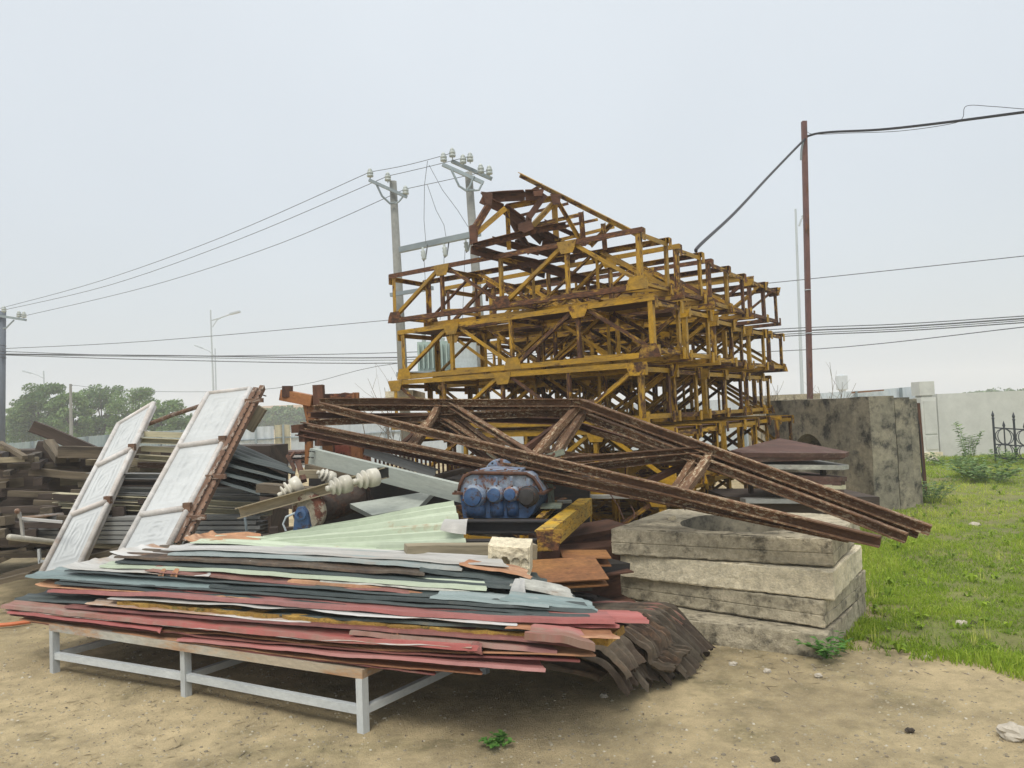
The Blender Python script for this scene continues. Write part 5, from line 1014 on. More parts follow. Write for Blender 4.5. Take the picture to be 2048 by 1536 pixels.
# gearbox on its steel frame
def gearbox():
    D = 5.75; o = at(922, 1036, D); rx = at(1066, 1036, D) - o; Wd = rx.length; up = at(922, 940, D).z - o.z; dv = V((.10, .42, .0)); t = thing('gearbox', o + rx * .5, 'blue industrial gearbox with four round bearing covers on a black steel frame', 'gearbox')
    X = lambda s_, d_, h: o + rx * s_ + dv * d_ + V((0, 0, up * h))
    def prism(pts, d0, d1, nm, m, bev=0.0):
        n = len(pts); vs = [X(x, d0, z) for x, z in pts] + [X(x, d1, z) for x, z in pts]; MB().add(vs, [tuple(range(n)), tuple(reversed(range(n, 2 * n)))] + [(i, i + n, (i + 1) % n + n, (i + 1) % n) for i in range(n)]).build(nm, M[m], t)
    prism([(.03, 0), (.93, 0), (1.0, .10), (1.12, .50), (0, .50)], 0, 1, 'lower_housing', 'blue')
    prism([(0, .515), (1.13, .515), (1.08, .66), (1.0, .86), (.93, .93), (.16, .95), (.06, .88), (.01, .70)], .05, .95, 'upper_housing', 'blue_pale')
    prism([(-.10, .49), (1.18, .49), (1.18, .535), (-.10, .535)], -.04, 1.04, 'flange', 'rust')
    # rolled rim over the top of the housing
    mb = MB(); pts = [X(x, .02, z) for x, z in ((-.02, .56), (0, .70), (.06, .87), (.17, .94), (.5, .93), (.93, .92), (1.02, .84), (1.09, .68), (1.13, .55))]; mb.tube(pts, .014, 6); mb.build('rim', M['rust'], t, smooth=True)
    for x, r_, m, z in ((.21, .078, 'blue', .46), (.50, .057, 'blue', .50), (.72, .050, 'blue', .51), (.95, .068, 'black_steel', .46)):
        c = X(x, 0, z); ax = -dv.normalized(); mb = MB(); mb.lathe(c + ax * -.02, ax, [(0, r_ * 1.15), (.05, r_ * 1.15), (.055, r_ * 1.1), (.075, r_), (.082, r_ * .9), (.082, .01)], 24); cv = mb.build('bearing_cover', M['blue_pale' if m == 'blue' else m], t)
        mb = MB(); mb.lathe(c + ax * .062, ax, [(0, r_ * .86), (.025, r_ * .82), (.03, r_ * .3), (.032, .005)], 20); mb.build('cap', M[m], cv)
        for k in range(6):
            a = k * 1.047 + .3; sx_ = rx.normalized(); q = c + (sx_ * math.cos(a) + V((0, 0, 1)) * math.sin(a)) * r_ * 1.08 + ax * .03; mb = MB(); mb.lathe(q, ax, [(0, .009), (.012, .009), (.013, .003)], 6); mb.build('bolt', M['rust'], cv)
        mb = MB(); mb.bar(X(x, -.02, z + .17), X(x + .01, -.03, z + .36), .012, .03); mb.build('rib', M['blue_pale'], t)
        if m == 'blue' : mb = MB(); mb.tube([X(x, .03, .05), X(x, .03, z - .15)], r_ * .95, 12); mb.build('bearing_boss', M['blue'], t, smooth=True)
    c = X(.38, .9, .80); mb = MB(); mb.lathe(c, dv, [(0, .125), (.012, .13), (.03, .13), (.03, .1), (.04, .05), (.1, .05)], 36); fl = mb.build('disc', M['blue_pale'], t)
    for k in range(12):
        a = k * .5236; sx_ = rx.normalized(); q = c + (sx_ * math.cos(a) + V((0, 0, 1)) * math.sin(a)) * .108 - dv.normalized() * .004; mb = MB(); mb.lathe(q, -dv, [(0, .008), (.006, .008), (.007, .002)], 8); mb.build('bolt_hole', M['dark'], fl)
    mb = MB(); mb.bar(X(-.02, .5, .35), X(-.14, .5, .35), .04, .05); mb.build('shaft_stub', M['rust'], t)
    mb = MB(); mb.plate([X(.2, .05, .965), X(.85, .05, .965), X(.8, .9, .975), X(.25, .9, .975)], .02); mb.build('inspection_cover', M['blue_pale'], t)
    for i in range(9):
        mb = MB(); mb.lathe(X(-.06 + .148 * i, -.015, .535), (0, 0, 1), [(0, .010), (.014, .010), (.016, .003)], 6); mb.build('bolt', M['rust'], t)
    for x in (.24, .42, .62, .81):
        for d_ in (.12, .85): mb = MB(); mb.lathe(X(x, d_, .985), (0, 0, 1), [(0, .011), (.01, .011), (.011, .003)], 6); mb.build('bolt', M['rust'], t)
gearbox()
t = thing('gearbox_bed', at(1020, 1090, 5.8), 'black and yellow steel beam frame carrying the blue gearbox', 'gearbox bed')
mb = MB(); mb.I(at(905, 1052, 5.6), at(1098, 1052, 5.5), .085, .12, .009); mb.build('cross_beam', M['black_steel'], t)
mb = MB(); mb.I(at(925, 1056, 6.2), at(1150, 1030, 6.1), .085, .12, .009); mb.build('cross_beam', M['black_steel'], t)
mb = MB(); mb.bar(at(890, 1092, 5.45), at(1075, 1090, 5.3), .1, .08); mb.build('lower_beam', M['black_steel'], t)
mb = MB(); mb.C(at(1103, 1082, 5.0), at(1184, 1012, 6.6), .135, .11, .01, fx=-1); mb.build('side_channel', M['yellow_chipped'], t)
mb = MB(); mb.bar(at(900, 1028, 6.25), at(945, 1024, 6.35), .03, .13); mb.build('side_channel', M['yellow_old'], t)
mb = MB(); mb.plate([at(1072, 1060, 4.98), at(1128, 1058, 4.98), at(1116, 1100, 4.98), at(1076, 1101, 4.98)], .01); mb.build('end_plate', M['yellow_old'], t)
for a, b in (((1040, 1030, 6.0), (1125, 1000, 6.6)), ((1072, 1040, 5.6), (1108, 1005, 6.3))): mb = MB(); mb.C(at(*a), at(*b), .04, .05); mb.build('brace', M['yellow_old'], t)
mb = MB(); mb.bar(at(1115, 1004, 6.2), at(1143, 1003, 6.2), .06, .02); mb.build('packing_strip', M['teal'], t)
# brake stand to the right of the gearbox
t = thing('brake_stand', at(1100, 1005, 6.2), 'greenish steel brake stand with a rusty drum ring behind the gearbox', 'brake')
mb = MB(); mb.bar(at(1103, 1008, 6.1), at(1096, 918, 6.1), .055, .05, up=(1, 0, 0)); mb.build('post', M['green_steel'], t)
mb = MB(); mb.bar(at(1035, 960, 6.15), at(1038, 925, 6.15), .05, .05, up=(1, 0, 0)); mb.build('post', M['green_steel'], t)
mb = MB(); mb.bar(at(1085, 917, 6.05), at(1128, 903, 6.0), .03, .045); mb.build('lever', M['green_steel'], t)
mb = MB(); mb.tube([at(1030, 922, 6.1), at(1092, 910, 6.05)], .009, 6); mb.build('tie_rod', M['rust'], t)
for x, y in ((1091, 921), (1094, 936), (1097, 912), (1108, 908), (1118, 905)): mb = MB(); mb.lathe(at(x, y, 6.02), (0, -1, 0), [(0, .013), (.015, .013), (.016, .004)], 8); mb.build('bolt', M['rust'], t)
mb = MB(); mb.box(at(1073, 936, 6.1), (.07, .04, .035)); mb.build('name_plate', M['porcelain'], t)
mb = MB(); c = at(1068, 975, 6.2); mb.lathe(c, (.55, -.83, 0), [(0, .13), (.08, .135), (.08, .115), (.0, .115)], 28); mb.build('drum_ring', M['rust'], t)
mb = MB(); mb.plate([at(1085, 1008, 6), at(1125, 1006, 6), at(1122, 1015, 5.8), at(1080, 1016, 5.8)], .015); mb.build('foot_plate', M['green_steel'], t)
mb = MB(); mb.box(at(1143, 930, 6.0) + V((0, 0, .02)), (.07, .05, .04), .4); mb.build('stone', M['porcelain'], label='white rounded stone resting on the front roof truss', cat='stone')
# steel scrap below the frame
def single(shape, label, name, cat, mat, group=None):
    mb = MB(); shape(mb); return mb.build(name, M[mat], label=label, cat=cat, group=group)
single(lambda m: m.C(at(1040, 1128, 4.9), at(1188, 1120, 5.0), .05, .30, .008, up=(0, -.3, 1)) , 'orange rusted flat topped channel beside the holed block', 'steel_channel', 'steel channel', 'rust_orange')
single(lambda m: m.C(at(1120, 1108, 5.5), at(1212, 1108, 5.5), .06, .3, .008), 'second orange rusted channel just behind the first', 'steel_channel', 'steel channel', 'rust_orange')
single(lambda m: m.bar(at(1075, 1085, 6.4), at(1240, 1055, 6.6), .5, .09), 'upper brown steel plate behind the yellow side channel', 'steel_plate', 'steel plate', 'rust')
single(lambda m: m.bar(at(1060, 1110, 6.1), at(1235, 1095, 6.3), .5, .12), 'lower brown steel plate behind the yellow side channel', 'steel_plate', 'steel plate', 'rust')
single(lambda m: m.C(at(1150, 1172, 5.6), at(1240, 1160, 5.7), .22, .25, .01, fx=1), 'dark brown channel standing beside the slab stack', 'steel_channel', 'steel channel', 'rust')
single(lambda m: m.bar(at(1070, 1168, 5.2), at(1180, 1165, 5.2), .3, .04), 'dirty flat plate scattered with straw below the orange channels', 'steel_plate', 'steel plate', 'wood')
single(lambda m: m.C(at(1100, 1192, 5.2), at(1180, 1200, 5.3), .09, .1, .01), 'short dark channel near the ground left of the slab stack', 'steel_channel', 'steel channel', 'black_steel')
single(lambda m: m.bar(at(1140, 1135, 5.5), at(1235, 1130, 5.7), .3, .07), 'dark steel block behind the orange channels', 'steel_block', 'steel block', 'black_steel')
single(lambda m: m.bar(at(1080, 1215, 5.0), at(1235, 1215, 5.3), .5, .08), 'dark beam lying on the ground between sheets and slabs', 'steel_beam', 'steel beam', 'black_steel')
single(lambda m: m.bar(at(985, 1130, 5.2), at(1110, 1150, 5.2), .4, .1), 'hidden dark beam under the holed block', 'steel_beam', 'steel beam', 'black_steel')
# beams behind the slabs, low
single(lambda m: m.bar(at(1180, 993, 7.2), at(1400, 993, 7.2), .08, .03), 'grey perforated strip running low behind the gearbox frame', 'perforated_strip', 'steel strip', 'grey_board')
for i, (a, b) in enumerate((((1218, 985, 6.6), (1248, 1040, 6.2)), ((1262, 1012, 6.5), (1268, 1038, 6.3)), ((1355, 985, 6.6), (1370, 1020, 6.4)))):
    mb = MB(); mb.tube([at(*a), at((a[0] + b[0]) / 2 + 4, (a[1] + b[1]) / 2, (a[2] + b[2]) / 2), at(*b)], .005, 5); mb.build('bent_wire', M['rust'], label=('leftmost bent rusty wire above the back of the slab stack', 'middle bent rusty wire above the back of the slab stack', 'rightmost bent rusty wire above the slab stack')[i], cat='wire')
# ================================================================== winch drum, insulators, grey beams
t = thing('winch_drum', at(610, 1062, 5.9), 'grooved black winch drum with a rusty flange and blue bearing bracket', 'winch drum')
c = at(616, 1022, 5.95); ax = (at(735, 985, 6.75) - c).normalized(); prof = [(0, .13), (.015, .148), (.03, .148), (.031, .12)]
for i in range(22): prof += [(.04 + i * .028, .128), (.054 + i * .028, .118)]
prof += [(.66, .12), (.66, .15), (.68, .15)]
MB().lathe(c, ax, prof[3:], 28).build('drum', W('drum_black', (.045, .032, .026), (.07, .05, .038), DR, (.10, .05, .03), amt=.5, scale=12, rough=.75), t)
MB().lathe(c - ax * .0, ax, [(-.02, .02), (-.02, .125), (0, .15), (.03, .15), (.03, .02)], 32).build('flange', W('flange_paint', (.38, .34, .25), (.30, .27, .2), (.11, .04, .025), (.16, .06, .035), amt=.5, scale=9, along=1), t)
MB().plate([at(592, 1025, 5.72), at(597, 1014, 5.72), at(608, 1013, 5.72), at(616, 1024, 5.72), at(624, 1066, 5.72), at(588, 1066, 5.72)], .06).build('bearing_bracket', M['blue'], t)
MB().lathe(at(604, 1028, 5.72), (0, -1, .05), [(0, .045), (.05, .042), (.055, .02), (.04, .018), (.04, .002)], 20).build('bearing', M['blue'], t)
mb = MB(); mb.tube([at(572, 1062, 5.8), at(566, 1048, 5.8), at(572, 1034, 5.8), at(590, 1026, 5.8)], .008, 6); mb.build('pipe_loop', M['lamp'], label='thin pale bent tube beside the blue bearing bracket', cat='tube')
for i, (x, y) in enumerate(((548, 1062), (578, 1062))): mb = MB(); mb.box(at(x, y, 5.9), (.06, .06, .06), .2); mb.build('timber_offcut', M['wood_dark'], label=('left small wooden offcut beside the winch drum', 'right small wooden offcut beside the winch drum')[i], cat='timber offcut')
single(lambda m: m.bar(at(500, 1078, 5.9), at(600, 1074, 5.9), .12, .05), 'brown plank lying below the winch drum', 'plank', 'plank', 'wood_dark')
# long grey beams
single(lambda m: m.C(at(618, 912, 6.7), at(930, 990, 5.85), .135, .06, .008, fx=-1), 'long pale grey steel beam with slotted holes at its upper left end', 'steel_beam', 'steel beam', 'grey_steel')
_b = sc.objects[-1] if False else [o for o in sc.objects if o.get('label') == 'long pale grey steel beam with slotted holes at its upper left end'][0]
for x, y in ((622, 902), (629, 903), (620, 914), (627, 915)): MB().box(at(x, y, 6.68) - V((0, .035, 0)), (.02, .03, .007), 0, (0, .2)).build('slot', M['dark'], _b)
single(lambda m: m.C(at(728, 902, 7.0), at(870, 948, 6.6), .07, .06, .008, fx=-1), 'shorter blue grey channel behind the long pale grey beam', 'steel_channel', 'steel channel', 'alu')
single(lambda m: m.plate([at(700, 1012, 6.2), at(870, 985, 6.3), at(838, 1018, 6.0), at(745, 1035, 6.0)], .04), 'grey steel wedge plate below the long pale grey beam', 'steel_plate', 'steel plate', 'grey_steel')
single(lambda m: m.bar(at(870, 975, 6.4), at(1040, 940, 6.9), .1, .04), 'upper of two dark grey bars sloping behind the gearbox', 'steel_bar', 'steel bar', 'wood')
single(lambda m: m.bar(at(860, 958, 6.6), at(1010, 918, 7.0), .1, .04), 'lower of two dark grey bars sloping behind the gearbox', 'steel_bar', 'steel bar', 'wood_dark')
# crossarm with the porcelain insulators
t = thing('insulator_rack', at(620, 990, 6.0), 'old grey crossarm channel loaded with white porcelain insulators', 'crossarm')
mb = MB(); mb.C(at(480, 1025, 6.0), at(776, 944, 5.9), .085, .07, .008, fx=1); mb.build('channel', M['wood_pale'], t)
mb = MB(); mb.plate([at(755, 935, 5.85), at(777, 935, 5.85), at(777, 955, 5.85), at(757, 957, 5.85)], .012); mb.build('end_plate', M['dark'], t)
def porc(p, ax, s_, label):
    pr = [(0, .018), (.004, .026), (.03, .027), (.034, .022), (.05, .024), (.054, .062), (.062, .07), (.070, .066), (.074, .034), (.095, .034), (.100, .078), (.110, .088), (.120, .082), (.124, .05), (.150, .05), (.156, .082), (.185, .087), (.235, .085), (.245, .078), (.250, .04), (.255, .01)]
    mb = MB(); mb.lathe(at(*p), ax, [(a * s_, r_ * s_) for a, r_ in pr], 28); return mb.build('insulator', M['porcelain'], label=label, cat='insulator', smooth=True, group='white porcelain insulators')
porc((706, 964, 5.6), (.80, .58, .12), .80, 'white porcelain insulator nearest the open end of the crossarm')
porc((652, 978, 5.6), (.78, .60, .14), .78, 'white porcelain insulator second from the open end, darker at its tip')
porc((634, 944, 6.15), (.72, .45, -.42), .62, 'smaller white insulator standing behind the two big ones')
porc((556, 992, 6.0), (.72, .35, .42), .80, 'dull white ribbed insulator lying tilted at the left near the dark sheets')
single(lambda m: m.bar(at(596, 924, 7.0), at(608, 962, 6.8), .04, .05, up=(1, 0, 0)), 'short rusty stanchion rising behind the small insulator', 'stanchion', 'stanchion', 'rust')
for i, (a, b, mt) in enumerate((((600, 948, 6.9), (760, 948, 7.0), 'wood_pale'), ((620, 935, 7.1), (730, 958, 6.8), 'wood'), ((520, 975, 6.5), (650, 985, 6.4), 'wood'), ((530, 1000, 6.5), (640, 1012, 6.3), 'wood_dark'))):
    mb = MB(); mb.bar(at(*a), at(*b), .14, .07, seg=6, wob=.01); mb.build('timber', M[mt], label=('pale timber under the long grey beam', 'brown timber crossing under the long grey beam', 'brown timber between the two lying insulators', 'dark timber left of the winch drum')[i], cat='timber')
# rusty reinforcement rack behind the trusses
t = thing('bar_rack', at(950, 935, 7.6), 'long rusty slatted rack seen through the gap behind the roof trusses', 'rack')
P0, P1 = at(745, 878, 7.9), at(1160, 955, 7.2)
for dz in (0, -.32): mb = MB(); mb.bar(P0 + V((0, 0, dz)), P1 + V((0, 0, dz)), .05, .03); mb.build('rail', M['rust'], t)
for i in range(46):
    p = P0.lerp(P1, (i + .5) / 46); mb = MB(); mb.bar(p + V((0, .02, -.305)), p + V((0, .02, -.015)), .02, .02, up=(1, 0, 0)); mb.build('slat', M['rust'], t)
# big dark steel behind low, what closes the view under the trusses
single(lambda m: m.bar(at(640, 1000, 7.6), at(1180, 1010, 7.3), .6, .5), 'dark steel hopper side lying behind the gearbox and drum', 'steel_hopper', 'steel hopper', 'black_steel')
# ================================================================== maroon form boards right
CBx = 6.9
for i, (x0, y0, x1, y1, x2, y2, mt, lb) in enumerate(((1462, 905, 1560, 880, 1698, 908, 'maroon_board', 'topmost maroon form board of the right hand board stack'), (1455, 917, 1575, 891, 1690, 912, 'maroon_board', 'second maroon form board, just under the topmost one'),
        (1445, 930, 1590, 917, 1698, 934, 'grey_board', 'pale grey form board under the two upper maroon ones'), (1500, 952, 1610, 948, 1694, 958, 'maroon_board', 'maroon form board in the middle of the right hand stack'), (1520, 964, 1620, 958, 1690, 966, 'maroon_board', 'maroon form board with a chipped front edge'), (1540, 973, 1660, 970, 1692, 974, 'cream', 'cream form board low in the right hand stack'), (1600, 985, 1660, 982, 1688, 984, 'maroon_board', 'lowest maroon form board of the right hand stack'), (1480, 1000, 1640, 990, 1725, 1002, 'alu', 'grey metal panel at the foot of the board stack'))):
    D = 8.9; a, b, c = at(x0, y0, 8.6), at(x1, y1, 9.9), at(x2, y2, 8.9); mb = MB(); z = b.z; th = .05
    pts = [a, a + (c - b) * .16, c - (b - a) * .10, c, b]
    for k, p in enumerate(pts): pts[k] = V((p.x, p.y, p.z))
    mb.plate(pts, th); mb.build('form_board', M[mt], label=lb, cat='form board', group='form boards stacked beside the culvert slabs')
for i, (x, y) in enumerate(((1645, 925), (1560, 940), (1500, 945))):
    mb = MB(); p = at(x, y, 9.2); mb.bar(V((p.x, p.y, .1)), p, .05, .05, up=(1, 0, 0)); mb.build('prop', M['wood_dark'], label=('rightmost prop between the form boards', 'middle prop between the form boards', 'leftmost prop between the form boards')[i], cat='prop')
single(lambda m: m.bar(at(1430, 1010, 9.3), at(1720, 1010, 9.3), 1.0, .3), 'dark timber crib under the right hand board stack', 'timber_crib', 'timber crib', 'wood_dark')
# ================================================================== LEFT SIDE: panels, bundles, timber pile
def panel(name, TL, TR, BR, BL, label, rails):
    TL, TR, BR, BL = at(*TL), at(*TR), at(*BR), at(*BL); t = thing('door_panel', (BL + BR) / 2, label, 'door panel', 'pale embossed door panels leaning upright'); nn = (TR - TL).cross(BL - TL).normalized()
    if nn.y > 0: nn = -nn
    Q = lambda s_, q: TL.lerp(TR, s_).lerp(BL.lerp(BR, s_), q); H = (BL - TL).length; Wd = (TR - TL).length
    bounds = [0.0] + rails + [1.0]
    for q0, q1 in zip(bounds, bounds[1:]):
        hh = (q1 - q0) * H
        def fn(a, b, q0=q0, q1=q1, hh=hh):
            s_ = a; q = q0 + (q1 - q0) * b; x = (a - .5) * Wd; y = (b - .5) * hh; e = 0
            for k, m_ in enumerate((.09, .14)):
                dx, dy = Wd / 2 - m_ - abs(x), hh / 2 - m_ - abs(y); d = min(dx, dy); e += .006 * math.exp(-(d / .012) ** 2)
            rx_, ry_ = Wd * .22, hh * .24; rr = math.hypot(x / rx_, y / ry_)
            for k in (1.0, .5): e += .005 * math.exp(-((rr - k) / .10) ** 2)
            return Q(s_, q) + nn * e
        m = MB(); m.grid(fn, 44, 56, .004, lambda a, b, q0=q0: (a * Wd, q0 * 3 + b)); m.build('leaf', M['ivory'], t, smooth=True)
    def tb(a, b, r_, nm='frame_tube', mt='rail'): m = MB(); m.tube([a, a.lerp(b, .5), b], r_, 10); m.build(nm, M[mt], t, smooth=True)
    tb(TL, BL, .024); tb(TR, BR, .026); tb(TL, TR, .022); tb(BL, BR, .022)
    tb(TR - nn * .05, BR - nn * .05, .024, 'rear_tube')
    for q in rails: tb(Q(0, q) + nn * .01, Q(1, q) + nn * .01, .026, 'rail_tube')
    for q in rails: m = MB(); m.box(Q(1, q) + nn * .02, (.06, .05, .07)); m.build('hinge', M['rust_post'], t)
    return t
panel('a', (237, 848, 7.9), (307, 806, 8.2), (159, 1130, 6.6), (80, 1150, 6.4), 'left pale embossed door panel leaning at a steep slant, its top corner pointed', [.33, .66])
panel('b', (416, 787, 7.3), (501, 777, 7.4), (337, 1092, 6.0), (238, 1108, 5.9), 'right pale embossed door panel, wider, next to the rusty slotted posts', [.385, .80])
t = thing('slotted_post', at(375, 1084, 6.2), 'pair of rusty slotted posts leaning together right of the wider door panel', 'steel post')
for k, (a, b) in enumerate((((517, 779, 7.35), (358, 1090, 6.05)), ((530, 775, 7.4), (376, 1086, 6.1)))):
    mb = MB(); mb.C(at(*a), at(*b), .055, .045, .006, fx=1, up=(0, -1, .4)); ps = mb.build('post', M['rust_post'], t)
    for i in range(24):
        p = at(*a).lerp(at(*b), (i + .5) / 24) + V((.0, -.05, .0)); m = MB(); m.lathe(p, (0, -1, .3), [(0, .007), (.004, .007), (.005, .002)], 6); m.build('bolt', M['dark'], ps)
for q in (.1, .62, .86): p = at(530, 775, 7.36).lerp(at(376, 1086, 6.06), q); mb = MB(); mb.bar(p + V((-.12, -.02, 0)), p + V((.05, -.02, 0)), .03, .04); mb.build('clamp', M['rust_post'], t)
mb = MB(); mb.tube([at(298, 848, 8.1), at(345, 830, 7.8), at(400, 812, 7.5)], .022, 8); mb.build('steel_tube', M['rust_post'], label='rusty tube bridging the tops of the two door panels', cat='tube')
mb = MB(); mb.bar(at(525, 815, 7.5), at(498, 860, 7.5), .06, .09); mb.build('board_offcut', M['wood_pale'], label='short pale board hanging behind the slotted posts', cat='board')
mb = MB(); mb.tube([at(516, 787, 7.5), at(532, 792, 7.4)], .006, 5); mb.build('nail', M['rust'], label='bent nail sticking out near the top of the slotted posts', cat='nail')
# timber pile
def timber(a, b, w_, h, mt, label, grp=None, name='timber'):
    mb = MB(); mb.bar(at(*a), at(*b), w_, h, seg=6, wob=.012); mb.build(name, M[mt], label=label, cat='timber', group=grp)
timber((66, 852, 8.6), (200, 908, 8.8), .11, .13, 'wood_dark', 'thick dark timber jutting up out of the pile against the sky')
timber((78, 890, 8.5), (122, 905, 8.5), .09, .10, 'wood_dark', 'short dark timber stub below the jutting one')
timber((98, 885, 8.3), (122, 920, 8.0), .10, .08, 'wood', 'pale split board leaning down between dark timbers')
timber((118, 905, 8.0), (300, 905, 8.3), .13, .12, 'wood', 'long brown timber on top of the pile reaching the left door panel')
timber((0, 886, 8.2), (50, 915, 7.8), .05, .04, 'wood', 'thin board sloping down at the left edge of the pile')
timber((-20, 893, 8.0), (40, 902, 8.2), .05, .04, 'wood_pale', 'second thin board at the left edge of the pile')
g_ = 'timbers of the left pile'
rows = ['first', 'second', 'third', 'fourth', 'fifth', 'sixth', 'seventh', 'eighth', 'ninth', 'tenth', 'eleventh']
r4 = random.Random(77)
for r_i in range(10):
    y = 915 + r_i * 17.5; D0 = 8.3 - r_i * .12
    for k in range(6):
        end_on = r4.random() < .38; x = -60 + k * 64 + r4.uniform(-25, 25); dd = D0 + r4.uniform(-.2, .15); yy = y + r4.uniform(-4, 4); s_ = r4.uniform(.055, .105)
        if x > 250 and r_i > 7: continue
        if end_on: a, b = (x, yy, dd - .25), (x + 20, yy - 9, dd + 1.0)
        else:
            l = r4.uniform(90, 200); a, b = (x, yy + r4.uniform(-9, 9), dd), (x + l, yy + r4.uniform(-10, 10), dd + r4.uniform(-.3, .4))
        pos = ('at the left edge', 'left of the middle', 'just left of the middle', 'in the middle', 'right of the middle', 'by the left door panel')[k]
        kd = 'end-on' if end_on else 'lengthwise'
        timber(a, b, s_, s_ * r4.uniform(.75, 1.0), r4.choice(['wood', 'wood', 'wood', 'wood_dark', 'wood_pale'] if r_i < 4 else ['wood', 'wood', 'wood_dark']), f'timber lying {kd}, {rows[r_i]} layer of the left pile, {pos}', g_)
for i in range(4):
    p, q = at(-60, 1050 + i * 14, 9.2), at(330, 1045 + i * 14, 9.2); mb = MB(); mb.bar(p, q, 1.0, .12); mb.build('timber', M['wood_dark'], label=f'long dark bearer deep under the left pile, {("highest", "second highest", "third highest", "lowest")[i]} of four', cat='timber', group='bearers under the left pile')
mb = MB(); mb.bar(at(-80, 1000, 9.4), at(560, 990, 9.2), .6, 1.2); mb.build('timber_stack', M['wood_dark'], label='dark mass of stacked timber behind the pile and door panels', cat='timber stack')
for i, (a, b) in enumerate((((-40, 1140, 7.2), (75, 1085, 7.4)), ((-20, 1160, 7.0), (120, 1120, 7.0)), ((-60, 1120, 7.4), (60, 1098, 7.3)), ((0, 1110, 7.3), (150, 1100, 7.2)), ((20, 1085, 7.3), (110, 1078, 7.4)), ((160, 1120, 6.9), (260, 1095, 7.0)), ((-50, 1172, 6.8), (60, 1150, 6.9)))):
    timber(a, b, .09, .045, 'wood', ('splintered plank sloping to the ground, uppermost at the left edge', 'long splintered plank crossing low at the left', 'plank lying flat under the sloping one at the left', 'plank running toward the foot of the left door panel', 'short plank just under the white pipe', 'plank between the feet of the two door panels', 'lowest plank touching the dirt at the left edge')[i], 'splintered planks on the ground', 'plank')
# cream purlins
gp = 'cream steel purlins stacked behind the door panels'
pur = [((284, 868), (372, 870)), ((282, 880), (368, 883)), ((282, 897), (360, 901)), ((278, 913), (345, 918)), ((275, 930), (335, 930))]
for i, (a, b) in enumerate(pur): 
    mb = MB(); mb.C(at(a[0], a[1], 7.9), at(b[0] + 60, b[1] + 3, 7.9), .055, .08, .006, fx=1 if i % 2 else -1); mb.build('purlin', M['cream' if i < 4 else 'rust_post'], label=f'short cream purlin between the door panels, {("topmost", "second from the top", "middle", "second from the bottom", "rusty lowest")[i]}', cat='purlin', group=gp)
for i in range(6):
    y = 950 + i * 14; lo = 150 + (0 if i > 2 else 35); mt = ['alu', 'wood_dark', 'alu', 'alu', 'cream', 'cream'][i]
    mb = MB(); mb.C(at(lo if i < 4 else 118, y if i < 4 else 990 + (i - 4) * 18, 7.6), at(575 - i * 6, y + 4, 7.2), .055, .09, .006, fx=1); mb.build('purlin', M[mt], label=f'long {("grey", "dark", "grey", "grey", "cream", "cream")[i]} purlin passing behind both door panels, {rows[i]} from the top', cat='purlin', group=gp)
# dark ribbed sheets fanning down right of the posts
for i, (a, b, c, d) in enumerate((((430, 880), (570, 935), (590, 948), (430, 905)), ((425, 898), (555, 950), (572, 962), (425, 925)), ((420, 920), (535, 962), (548, 975), (420, 945)), ((418, 942), (500, 975), (520, 990), (418, 960)))):
    D = 7.0 - i * .1; c4 = [at(*d, D - .1), at(*c, D - .2), at(b[0], b[1] - 4, D + .5), at(a[0] + 20, a[1] - 6, D + .7)]
    patch(c4, 20, 50, lambda s_, q, i=i: .02 * math.sin(q * 25) + .01 * noise.noise(V((s_ * 3, q * 3, i))), 'dark_green', ('topmost dark ribbed sheet fanning down beside the slotted posts', 'second dark ribbed sheet of the fan', 'third dark ribbed sheet of the fan', 'lowest dark ribbed sheet of the fan')[i], group='dark ribbed sheets in a drooping fan')
    for k in range(5):
        q = .1 + k * .2; p0, p1 = c4[0].lerp(c4[3], q), c4[1].lerp(c4[2], q)
# bundles of grey profiles
for i in range(6):
    y = 1038 + i * 8.6; D = 7.35 - i * .02; a, b = at(45 + (12 if i else 0), y + 2 , D), at(520 - (i % 2) * 8, y - 3 + i * 1.6, D - .55); mb = MB(); mb.C(a, b, .030, .14, .003, fx=-1); mb.build('grey_profile', M['alu'], label=f'long thin grey profile of the strapped bundle, {rows[i]} from the top', cat='steel profile', group='strapped bundle of grey profiles')
mb = MB(); mb.bar(at(45, 1068, 7.7), at(520, 1062, 7.2), .3, .16); mb.build('grey_profile', M['black_steel'], label='dark back row of the strapped grey profile bundle', cat='steel profile', group='strapped bundle of grey profiles')
mb = MB(); mb.tube([at(489, 1030, 6.68), at(492, 1050, 6.66), at(494, 1072, 6.66)], .012, 6); mb.build('strap', M['galv'], label='pale strap tied around the right end of the grey profile bundle', cat='strap')
mb = MB(); mb.tube([at(18, 1074, 6.5), at(70, 1080, 6.8), at(140, 1088, 7.1), at(260, 1094, 7.2)], .026, 10); mb.build('white_pipe', M['porcelain'], label='white pipe lying in front of the grey profile bundle', cat='pipe', smooth=True)
t = thing('angle_iron_corner', at(45, 1075, 6.6), 'small white angle frame corner standing at the left end of the grey bundle', 'angle iron')
for a, b in (((42, 1036, 6.55), (46, 1072, 6.55)), ((42, 1037, 6.55), (125, 1044, 6.6)), ((44, 1036, 6.6), (125, 1028, 7.4)), ((40, 1036, 6.5), (38, 1024, 6.5))): mb = MB(); mb.bar(at(*a), at(*b), .022, .022, up=(0, 1, 0)); mb.build('angle_bar', M['white_sheet'], t)
mb = MB(); mb.lathe(at(37, 1022, 6.5), (0, -1, 0), [(0, .02), (.02, .025), (.04, .01)], 8); mb.build('knob', M['rust_post'], t)
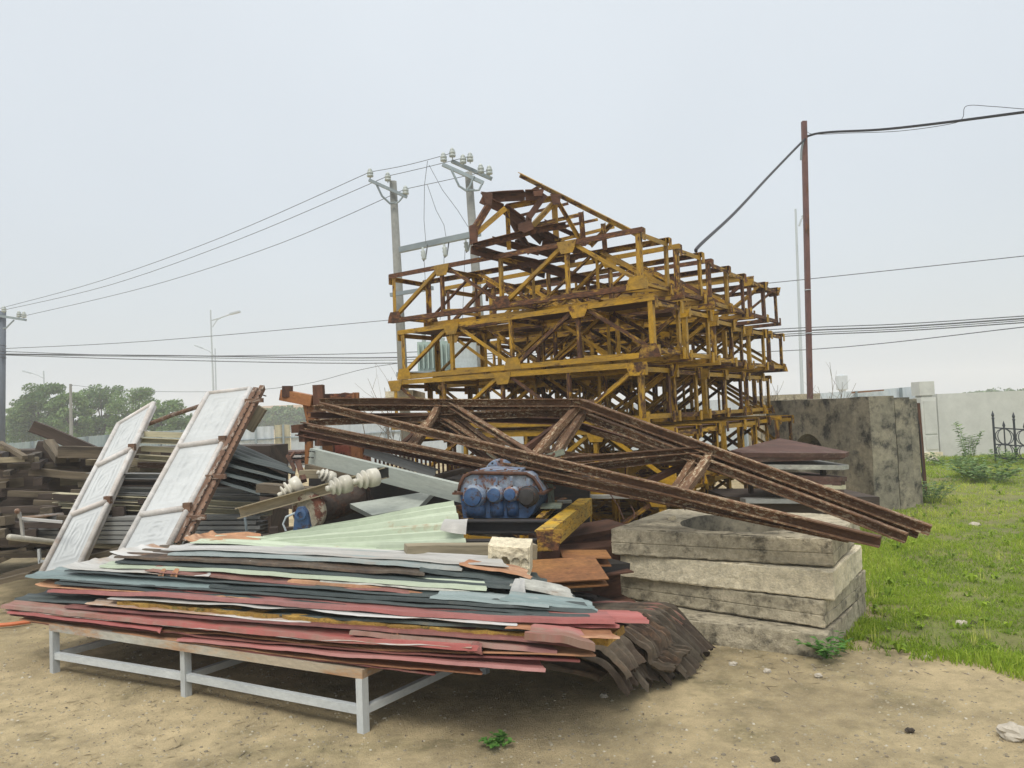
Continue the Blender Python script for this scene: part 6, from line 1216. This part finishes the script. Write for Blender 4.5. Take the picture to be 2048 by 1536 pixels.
t = thing('small_stand', gz(80, 1143), 'thin grey stand leg frame beside the foot of the left door panel', 'stand')
for a, b in (((78, 1098, 7.0), (81, 1143, 7.0)), ((80, 1122, 7.0), (130, 1128, 7.0)), ((128, 1100, 7.0), (130, 1140, 7.0))): mb = MB(); mb.bar(at(*a), at(*b), .022, .022, up=(0, 1, 0)); mb.build('leg', M['bench'], t)
# maroon ribbed roof panels farther back
for i, (y, mt) in enumerate(((903, 'maroon_board'), (910, 'white_sheet'), (918, 'maroon_board'), (926, 'white_sheet'))):
    mb = MB(); mb.bar(at(525 - i * 3, y + 2, 10.5), at(625, y, 10.2), .5, .03); mb.build('roof_panel', M[mt], label=('topmost maroon panel seen over the dark ribbed fan', 'white ribbed panel just under the topmost maroon one', 'second maroon panel seen over the dark ribbed fan', 'lowest white panel seen over the dark ribbed fan')[i], cat='roof panel', group='panels behind the dark ribbed fan')
for k in range(3):
    mb = MB(); mb.bar(at(545 + k * 22, 905, 9.9), at(532 + k * 24, 916, 9.8), .03, .03); mb.build('steel_rod', M['rust'], label=('left', 'middle', 'right')[k] + ' one of three rusty rods across the far maroon panels', cat='rod')
mb = MB(); mb.tube([at(575, 912, 7.4), at(588, 935, 7.2), at(584, 965, 7.0)], .02, 6); mb.build('rusty_bracket', M['rust'], label='crooked rusty bracket standing by the dark ribbed fan', cat='bracket')
# ================================================================== HAZE
hb = MB(); hb.slab([(-430, -35), (430, -35), (430, 430), (-430, 430)], -1.0, 16.0)
hm = bpy.data.materials.new('haze_air'); hm.use_nodes = True; ht = hm.node_tree; ht.nodes.clear(); pv = ht.nodes.new('ShaderNodeVolumePrincipled'); ho = ht.nodes.new('ShaderNodeOutputMaterial')
pv.inputs['Color'].default_value = (.93, .96, 1, 1); pv.inputs['Density'].default_value = HAZE_D; pv.inputs['Anisotropy'].default_value = 0.0; ht.links.new(pv.outputs[0], ho.inputs['Volume'])
if HAZE_D > 0: hb.build('haze', hm, label='pale mist hanging in the air', cat='haze', kind='stuff')
